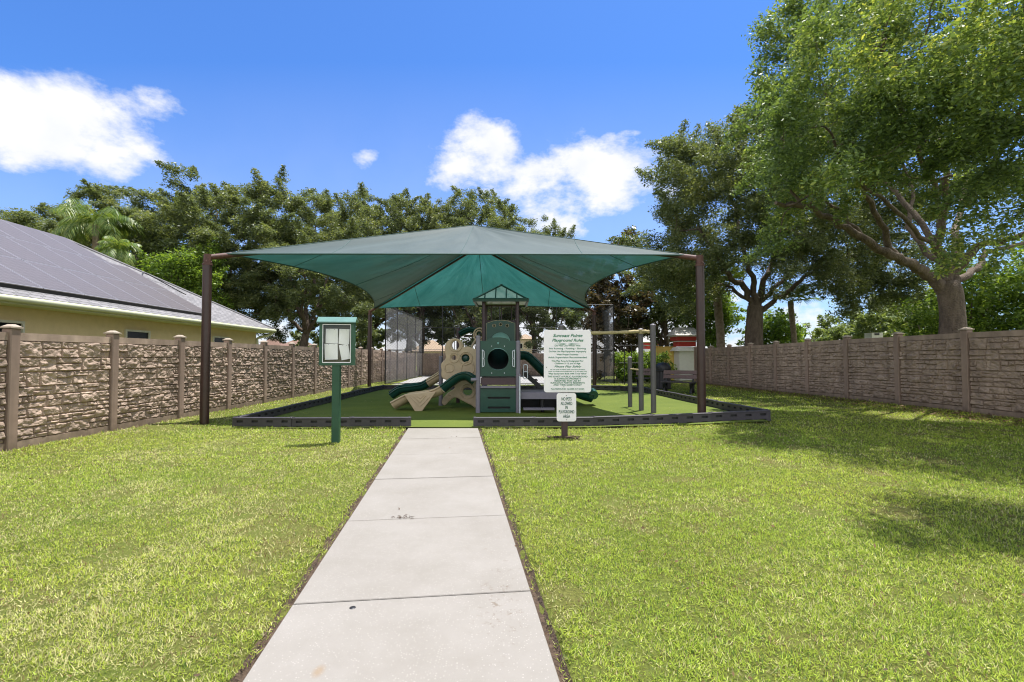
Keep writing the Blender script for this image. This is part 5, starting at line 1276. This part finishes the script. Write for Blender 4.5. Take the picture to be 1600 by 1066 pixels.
def palm(label, px, py, Y, fr, n, seed, trunk_r=.14, droop=1.0, fan=False, group=None, z0=0.0):
    c = at(px, py, Y); r = random.Random(seed); root = thing('palm_tree', label, 'palm', (c.x, Y, 0), group)
    t = MB(); k = 22; pts = [(c.x + .1 * math.sin(i * .2), Y, -.1 + (c.z + .1) * i / k) for i in range(k + 1)]; t.tube(pts, [trunk_r * (1.1 if i % 2 else .95) for i in range(k + 1)], 12); part('trunk', t, M['palmbark'], root)
    Vs = []
    for i in range(n):
        az = r.uniform(0, 6.28); e0 = r.uniform(-.2, 1.35); L_ = fr * r.uniform(.8, 1.1); p = Vector((c.x, Y, c.z)); e = e0; rach = [p.copy()]
        if fan:
            st = L_ * .45; d = Vector((math.cos(az) * math.cos(e), math.sin(az) * math.cos(e), math.sin(e))); h = p + d * st; side = Vector((-math.sin(az), math.cos(az), 0)); 
            Vs.append([p + Vector((0, 0, .012)), p - Vector((0, 0, .012)), h - Vector((0, 0, .01)), h + Vector((0, 0, .01))])
            for q in range(26):
                a = -1.9 + 3.8 * q / 25; dd = (d * math.cos(a) + side * math.sin(a)); tip = h + dd * L_ * .55 - Vector((0, 0, .25 * L_ * r.uniform(.4, 1.0))); m = h + dd * L_ * .3; w = side.cross(dd).normalized().lerp(side, .5) * .028
                Vs.append([h, m + w, tip, m - w])
            continue
        st = 16
        for q in range(st):
            d = Vector((math.cos(az) * math.cos(e), math.sin(az) * math.cos(e), math.sin(e))); p2 = p + d * L_ / st
            side = Vector((-math.sin(az), math.cos(az), 0)); Vs.append([p + side * .02, p2 + side * .02, p2 - side * .02, p - side * .02])
            if q > 1:
                for sg in (-1, 1):
                    for h_ in (0, .5):
                        b0 = p.lerp(p2, h_); ll = L_ * .26 * math.sin(math.pi * min(1, (q + 1.5) / (st + 1))) ** .6 * r.uniform(.8, 1.1)
                        tip = b0 + (side * sg * .75 + d * .35 + Vector((0, 0, -.75 * droop + r.uniform(-.2, .2)))) * ll; m = b0.lerp(tip, .5) + Vector((0, 0, .06)); wv = d * .028
                        Vs.append([b0, m + wv, tip, m - wv])
            p = p2; e -= (1.9 * droop) / st * (1 + .3 * q / st)
    V = np.array([[tuple(v) for v in f] for f in Vs]).reshape(-1, 3) - np.array([c.x, Y, 0])
    link('fronds', npmesh('fronds', V, 4, M['palm']), root)
palm('feathery drooping palm in front of the oaks behind the solar roof', 152, 352, 25, 2.6, 40, 3)
palm('shorter yellowish palm just above the solar roof ridge', 186, 392, 23, 1.35, 22, 4)
palm('fan palm with a rough trunk between the right canopy post and the dark oak trunk', 1122, 440, 25, 1.6, 26, 5, .2, fan=True)
palm('fan palm behind the white and red pillar left of the right canopy post', 1040, 492, 31, 1.8, 26, 6, .16, fan=True)
palm('dark fan palm right of the dark oak trunk above the right fence', 1238, 470, 26, 1.5, 22, 8, .14, fan=True)

# ------------------------------------------------------------------ left house
def house():
    c0 = Vector((-10.3, 20.9, 0)); es = Vector((.0592, -.998, 0)).normalized(); et = Vector((es.y, -es.x, 0))
    if et.x > 0: et = -et
    def H(s, t, z): return c0 + es * s + et * t + Vector((0, 0, z))
    root = thing('house', 'yellow stucco house with grey hip roof and solar panels behind the left fence', 'house', tuple(c0))
    LS = 20.0; WT = 9.4; ov = .5; ze = 2.70; rise = 2.68; hw = WT / 2
    w = MB()
    q = [H(ov, ov, 0), H(LS - ov, ov, 0), H(LS - ov, WT - ov, 0), H(ov, WT - ov, 0)]; up = Vector((0, 0, 2.56))
    w.add(q + [v + up for v in q], [(0, 1, 5, 4), (1, 2, 6, 5), (2, 3, 7, 6), (3, 0, 4, 7)]); part('wall', w, M['stucco'], root)
    f = MB(); q = [H(0, 0, ze), H(LS, 0, ze), H(LS, WT, ze), H(0, WT, ze)]; dn = Vector((0, 0, -.15))
    f.add(q + [v + dn for v in q], [(0, 1, 5, 4), (1, 2, 6, 5), (2, 3, 7, 6), (3, 0, 4, 7), (4, 5, 6, 7)]); part('fascia', f, M['fascia'], root)
    g = MB(); g.tube([H(-.02, -.06, ze - .06), H(LS, -.06, ze - .06)], .062, 8); part('gutter', g, M['fascia'], root)
    dsp = MB(); dsp.tube(spline([H(.15, -.05, ze - .1), H(.2, .1, ze - .25), H(.45, ov - .05, ze - .4), H(.5, ov - .06, ze - .7), H(.5, ov - .06, .2)], 5), .05, 8); part('downspout', dsp, M['fascia'], root)
    r = MB(); e = -.03; z2 = ze + .012
    A, B, Cc, D = H(e, e, z2), H(LS - e, e, z2), H(LS - e, WT - e, z2), H(e, WT - e, z2); R1 = H(hw, hw, ze + rise); R2 = H(LS - hw, hw, ze + rise); sl = math.hypot(hw, rise)
    r.add([A, B, R2, R1], [(0, 1, 2, 3)], False, [[(0, 0), (LS, 0), (LS - hw, sl), (hw, sl)]]); r.add([B, Cc, R2], [(0, 1, 2)], False, [[(0, 0), (WT, 0), (hw, sl)]])
    r.add([Cc, D, R1, R2], [(0, 1, 2, 3)], False, [[(0, 0), (LS, 0), (LS - hw, sl), (hw, sl)]]); r.add([D, A, R1], [(0, 1, 2)], False, [[(0, 0), (WT, 0), (hw, sl)]])
    rf_ = part('roof', r, M['shingle'], root)
    hc = MB(); 
    for a, b in ((A, R1), (B, R2), (R1, R2), (Cc, R2), (D, R1)): hc.tube([a + Vector((0, 0, .01)), b + Vector((0, 0, .01))], .05, 6)
    part('hip_cap', hc, mat('grey_hip_cap', (.2, .195, .2), .9), rf_)
    # solar panels on the slope facing the playground
    ts = hw / sl; zs = rise / sl; pw, ph = 1.04, 1.60
    def S(s, d, lift): 
        n = Vector((-et.x * zs, -et.y * zs, ts)); return H(s, d * ts, ze + d * zs) + n * lift
    pb = MB(); base = S(4.6, .5, .10)
    for row in range(3):
        d0 = .34 + row * (ph + .025); s_start = 4.35 if row == 0 else 4.35 if row == 1 else 5.1
        s = s_start
        while s + pw < LS - 3.2 - row * .9:
            b = MB(); q = [S(s, d0, .12), S(s + pw, d0, .12), S(s + pw, d0 + ph, .12), S(s, d0 + ph, .12)]; lo = [S(s, d0, .085), S(s + pw, d0, .085), S(s + pw, d0 + ph, .085), S(s, d0 + ph, .085)]
            b.add(q + lo, [(0, 1, 5, 4), (1, 2, 6, 5), (2, 3, 7, 6), (3, 0, 4, 7)])
            i = .018; qi = [S(s + i, d0 + i, .121), S(s + pw - i, d0 + i, .121), S(s + pw - i, d0 + ph - i, .121), S(s + i, d0 + ph - i, .121)]
            b.add(q + qi, [(0, 1, 5, 4), (1, 2, 6, 5), (2, 3, 7, 6), (3, 0, 4, 7)])
            o = part('solar_panel', b, M['alu'], root)
            gb = MB(); gb.add(qi, [(0, 1, 2, 3)], False, [[(0, 0), (pw, 0), (pw, ph), (0, ph)]]); part('cell_sheet', gb, M['solar'], o)
            s += pw + .02
    sk = MB(); sk.add([S(4.35, .32, .005), S(LS - 3, .32, .005), S(LS - 3, .34, .10), S(4.35, .34, .10)], [(0, 1, 2, 3)]); part('panel_gap_shade', sk, M['black'], root)  # black strip painting the shaded gap beneath the panels
    cb = MB(); cb.tube(spline([S(4.3, 3.0, .06), S(3.9, 3.3, .14), S(3.6, 3.1, .12), S(3.2, 2.7, .05), S(3.0, 2.2, .03)], 5), .02, 6); part('cable', cb, M['black'], root)
    for y0, y1 in ((8.9, 10.05), (12.9, 13.85), (17.1, 18.15), (5.2, 6.4)):
        s0, s1 = 20.9 - y1, 20.9 - y0; fr = MB()
        def W_(s, z, o): return H(s, ov - o, z)
        def bar(sa, sb, za, zb, o=.05):
            q = [W_(sa, za, 0.003), W_(sb, za, 0.003), W_(sb, zb, 0.003), W_(sa, zb, 0.003)]; p = [W_(sa, za, o), W_(sb, za, o), W_(sb, zb, o), W_(sa, zb, o)]
            fr.add(q + p, [(4, 5, 6, 7), (0, 1, 5, 4), (1, 2, 6, 5), (2, 3, 7, 6), (3, 0, 4, 7)])
        bar(s0, s1, 2.21, 2.26); bar(s0, s1, .9, .95); bar(s0, s0 + .05, .95, 2.21); bar(s1 - .05, s1, .95, 2.21)
        wo = part('window', fr, M['window'], root); gl = MB(); gl.add([W_(s0 + .05, .95, .012), W_(s1 - .05, .95, .012), W_(s1 - .05, 2.21, .012), W_(s0 + .05, 2.21, .012)], [(0, 1, 2, 3)]); part('pane', gl, M['glass'], wo)
house()

# far houses
def far_house(label, px0, px1, ridge_y, eave_y, Y, wallm, roofm, storeys=1, wins=()):
    a = at(px0, eave_y, Y); b = at(px1, eave_y, Y); zt = at(px0, ridge_y, Y).z; ze = a.z; W = b.x - a.x; D = W * .8; cx = (a.x + b.x) / 2
    root = thing('house', label, 'house', (cx, Y, 0))
    part('wall', MB().box((cx, Y + D / 2, ze / 2), (W * .94, D, ze)), M[wallm], root)
    r = MB(); e = .3; A = [Vector((a.x - e, Y - e, ze)), Vector((b.x + e, Y - e, ze)), Vector((b.x + e, Y + D + e, ze)), Vector((a.x - e, Y + D + e, ze))]; t1 = Vector((cx - W * .06, Y + D / 2, zt)); t2 = Vector((cx + W * .06, Y + D / 2, zt))
    r.add(A + [t1, t2], [(0, 1, 5, 4), (1, 2, 5), (2, 3, 4, 5), (3, 0, 4), (3, 2, 1, 0)]); part('roof', r, M[roofm], root)
    for (fx, z0, z1_, w) in wins:
        x = a.x + W * fx; wb = MB().box((x, Y - .02, (z0 + z1_) / 2), (w, .08, z1_ - z0)); wo = part('window', wb, M['window'], root); part('pane', MB().box((x, Y - .065, (z0 + z1_) / 2), (w - .2, .02, z1_ - z0 - .2)), M['glass'], wo)
far_house('far house with a reddish brown roof seen over the left fence', 428, 484, 529, 545, 60, 'beige', 'browntile', wins=((.3, 1.0, 2.0, 1.0),))
far_house('far house with a broad tan roof seen through the court fence left of the climber', 640, 700, 531, 549, 78, 'beige', 'tanroof', wins=((.3, .9, 2.0, 1.2),))
far_house('far two storey beige house seen right of the play tower', 806, 836, 522, 530, 88, 'beige', 'tanroof', 2, wins=((.25, 2.9, 4.0, .8), (.7, 2.9, 4.0, .8)))
far_house('far low house with grey roof right behind the yellow house corner', 408, 436, 526, 541, 50, 'beige', 'browntile', wins=((.5, 1.2, 2.0, .8),))

# pillar and yellow wall at the far right
def pillar(label, px, topy, Y, wpx, sc_=1.0):
    c = at(px, topy, Y); w = wpx / F * Y; z = c.z; root = thing('entrance_pillar', label, 'pillar', (c.x, Y, 0))
    part('shaft', MB().box((c.x, Y, (z - 1.15) / 2), (w * .62, w * .62, z - 1.15)).box((c.x, Y, z - 1.28), (w * .88, w * .88, .22), taper=.8), M['whitestucco'], root)
    part('red_band', MB().box((c.x, Y, z - .87), (w * .66, w * .66, .5)).box((c.x, Y, z - .66), (w * .84, w * .84, .22)), M['redpaint'], root)
    part('white_cornice', MB().box((c.x, Y, z - .83), (w * .72, w * .72, .05)).box((c.x, Y, z - .52), (w * .95, w * .95, .06)), M['whitestucco'], root)
    r = MB(); e = w * .55; z0 = z - .49; q = [Vector((c.x - e, Y - e, z0)), Vector((c.x + e, Y - e, z0)), Vector((c.x + e, Y + e, z0)), Vector((c.x - e, Y + e, z0)), Vector((c.x - e * .65, Y, z)), Vector((c.x + e * .65, Y, z))]
    r.add(q, [(0, 1, 5, 4), (1, 2, 5), (2, 3, 4, 5), (3, 0, 4), (3, 2, 1, 0)], False, [[(0, 0), (2 * e, 0), (1.6 * e, .6), (.4 * e, .6)], [(0, 0), (2 * e, 0), (e, .6)], [(0, 0), (2 * e, 0), (1.6 * e, .6), (.4 * e, .6)], [(0, 0), (2 * e, 0), (e, .6)], [(0, 0)] * 4])
    part('shingle_cap', r, M['whiteshingle'], root)
pillar('white entrance pillar with red band and shingled cap at the end of the right fence', 1069, 512, 28.6, 40)
pillar('second, farther red and white pillar seen between the exercise posts', 1016, 527, 46, 30)
a = at(1024, 543, 29); b = at(1058, 543, 29)
yw = thing('yellow_wall', 'short plain yellow wall between the hedge and the white pillar', 'wall', (a.x, 29.4, 0))
part('wall', MB().box(((a.x + b.x) / 2, 29.4, a.z / 2), (b.x - a.x, .2, a.z)), M['yellowpaint'], yw); part('coping', MB().box(((a.x + b.x) / 2, 29.4, a.z + .03), (b.x - a.x + .06, .26, .06)), M['yellowpaint'], yw)
c = at(1365, 522, 24); ub = thing('roof_vent_box', 'small white box with a dark opening just above the right fence', 'box', (c.x, 24, 0))
part('housing', MB().box((c.x, 24, c.z / 2 + .05), (.55, .5, c.z + .0)), M['whitestucco'], ub); part('opening', MB().box((c.x - .03, 23.74, c.z - .02), (.22, .03, .09)), M['black'], ub)
